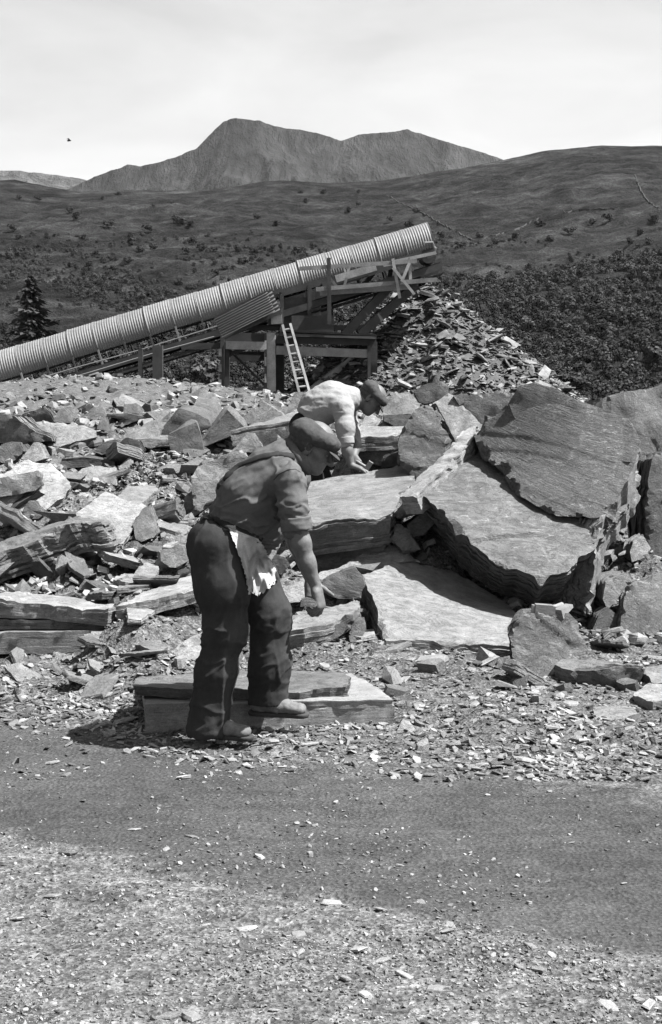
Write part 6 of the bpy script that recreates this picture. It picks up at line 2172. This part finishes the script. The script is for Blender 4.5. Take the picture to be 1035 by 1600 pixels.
def tools():
    z = P(850, 957, 8.25)
    a, b = P(836, 951, 8.2), P(863, 953, 8.2)
    t = empty('hammer', a, "heavy club hammer lying on the stone stool block", 'hammer')
    mb = MB()
    pr = [(-.055, .020), (-.045, .026), (.03, .026), (.05, .022)]
    d = (b - a).normalized()
    mb.bar(a, b, .055, .058, (0, 0, 1)).bar(a - d * .018, a, .044, .044).bar(b, b + d * .016, .046, .048)
    part('head', mb.mesh('head'), M_IRON, t)
    part('handle', MB().tube([P(856, 950, 8.25), P(868, 948, 8.3), P(878, 945, 8.36)], [.016, .014, .017], 8).mesh('handle', True), M_HANDLE, t)
    a, b = P(874, 958, 8.2), P(890, 946, 8.28)
    t = empty('wedge', a, "iron splitting wedge leaning on the stone stool block", 'wedge')
    s = Vector((.02, -.02, 0)); u = Vector((-.006, 0, .022))
    V = [a - s - u, a + s - u, a + s + u, a - s + u, b - s * .9 - u * .4, b + s * .9 - u * .4, b + s * .9 + u * .4, b - s * .9 + u * .4]
    part('blade', mesh_np('blade', V, faces=[(3, 2, 1, 0), (4, 5, 6, 7), (0, 1, 5, 4), (1, 2, 6, 5), (2, 3, 7, 6), (3, 0, 4, 7)]), M_IRON, t)
    q = [a - s * 1.1 - u * 1.15, a + s * 1.1 - u * 1.15, a + s * 1.1 + u * 1.15, a - s * 1.1 + u * 1.15]
    w = (a - b).normalized() * .012
    part('struck_head', mesh_np('struck_head', q + [p + w for p in q], faces=[(0, 1, 2, 3), (7, 6, 5, 4), (0, 4, 5, 1), (1, 5, 6, 2), (2, 6, 7, 3), (3, 7, 4, 0)]), M_IRON, t)
tools()
# ------------------------------------------------------------------ every small stone gets a label of its own
ORD = ['first', 'second', 'third', 'fourth', 'fifth', 'sixth', 'seventh', 'eighth', 'ninth', 'tenth', 'eleventh', 'twelfth', 'thirteenth', 'fourteenth', 'fifteenth', 'sixteenth', 'seventeenth', 'eighteenth', 'nineteenth', 'twentieth']
def relabel(group, noun, rows, where):
    """Row by row from the viewer outwards, counted from the left; rows are at most twenty long."""
    bpy.context.view_layer.update()
    L = []
    for o in COL.objects:
        if o.get('group') == group:
            w = o.matrix_world.translation
            px, py = proj(np.array([w.x]), np.array([w.y]), np.array([w.z]))
            L.append((float(py[0]), float(px[0]), o))
    L.sort(key=lambda q: -q[0])
    rows = max(rows, math.ceil(len(L) / 20))
    per = math.ceil(len(L) / rows)
    for r in range(rows):
        row = sorted(L[r * per:(r + 1) * per], key=lambda q: q[1])
        for k, (py, px, o) in enumerate(row):
            back = len(row) - 1 - k
            pos = f"{ORD[k]} from the left" if k <= back else f"{ORD[back]} from the right"
            name = 'nearest' if r == 0 else ('farthest' if r == rows - 1 else f"{ORD[r]} nearest")
            o['label'] = f"{noun} {where}, {pos} in the {name} row"
relabel("loose flakes in the pale gravel", "pale flake", 4, "lying in the near gravel")
relabel("flakes on the dark track", "small flake", 2, "lying on the dark dirt track")
relabel("flakes along the track's far edge", "slate flake", 5, "along the track's far edge")
relabel("flakes at the foot of the blocks", "slate flake", 6, "at the stacked blocks' foot")
relabel("broken stones at the foot of the blocks", "broken stone", 4, "at the stacked blocks' foot")
relabel("loose stones among the blocks", "loose stone", 6, "among the quarried blocks")
relabel("loose stones on the far bank", "loose stone", 4, "on the far rubble bank")
relabel("bushes on the open hillside", "dark bush", 6, "on the open hillside")
relabel("loose flat slabs among the blocks", "flat slab", 4, "loose among the quarried blocks")
relabel("loose flat slabs near the sawn slabs", "small slab", 3, "near the sawn slabs")
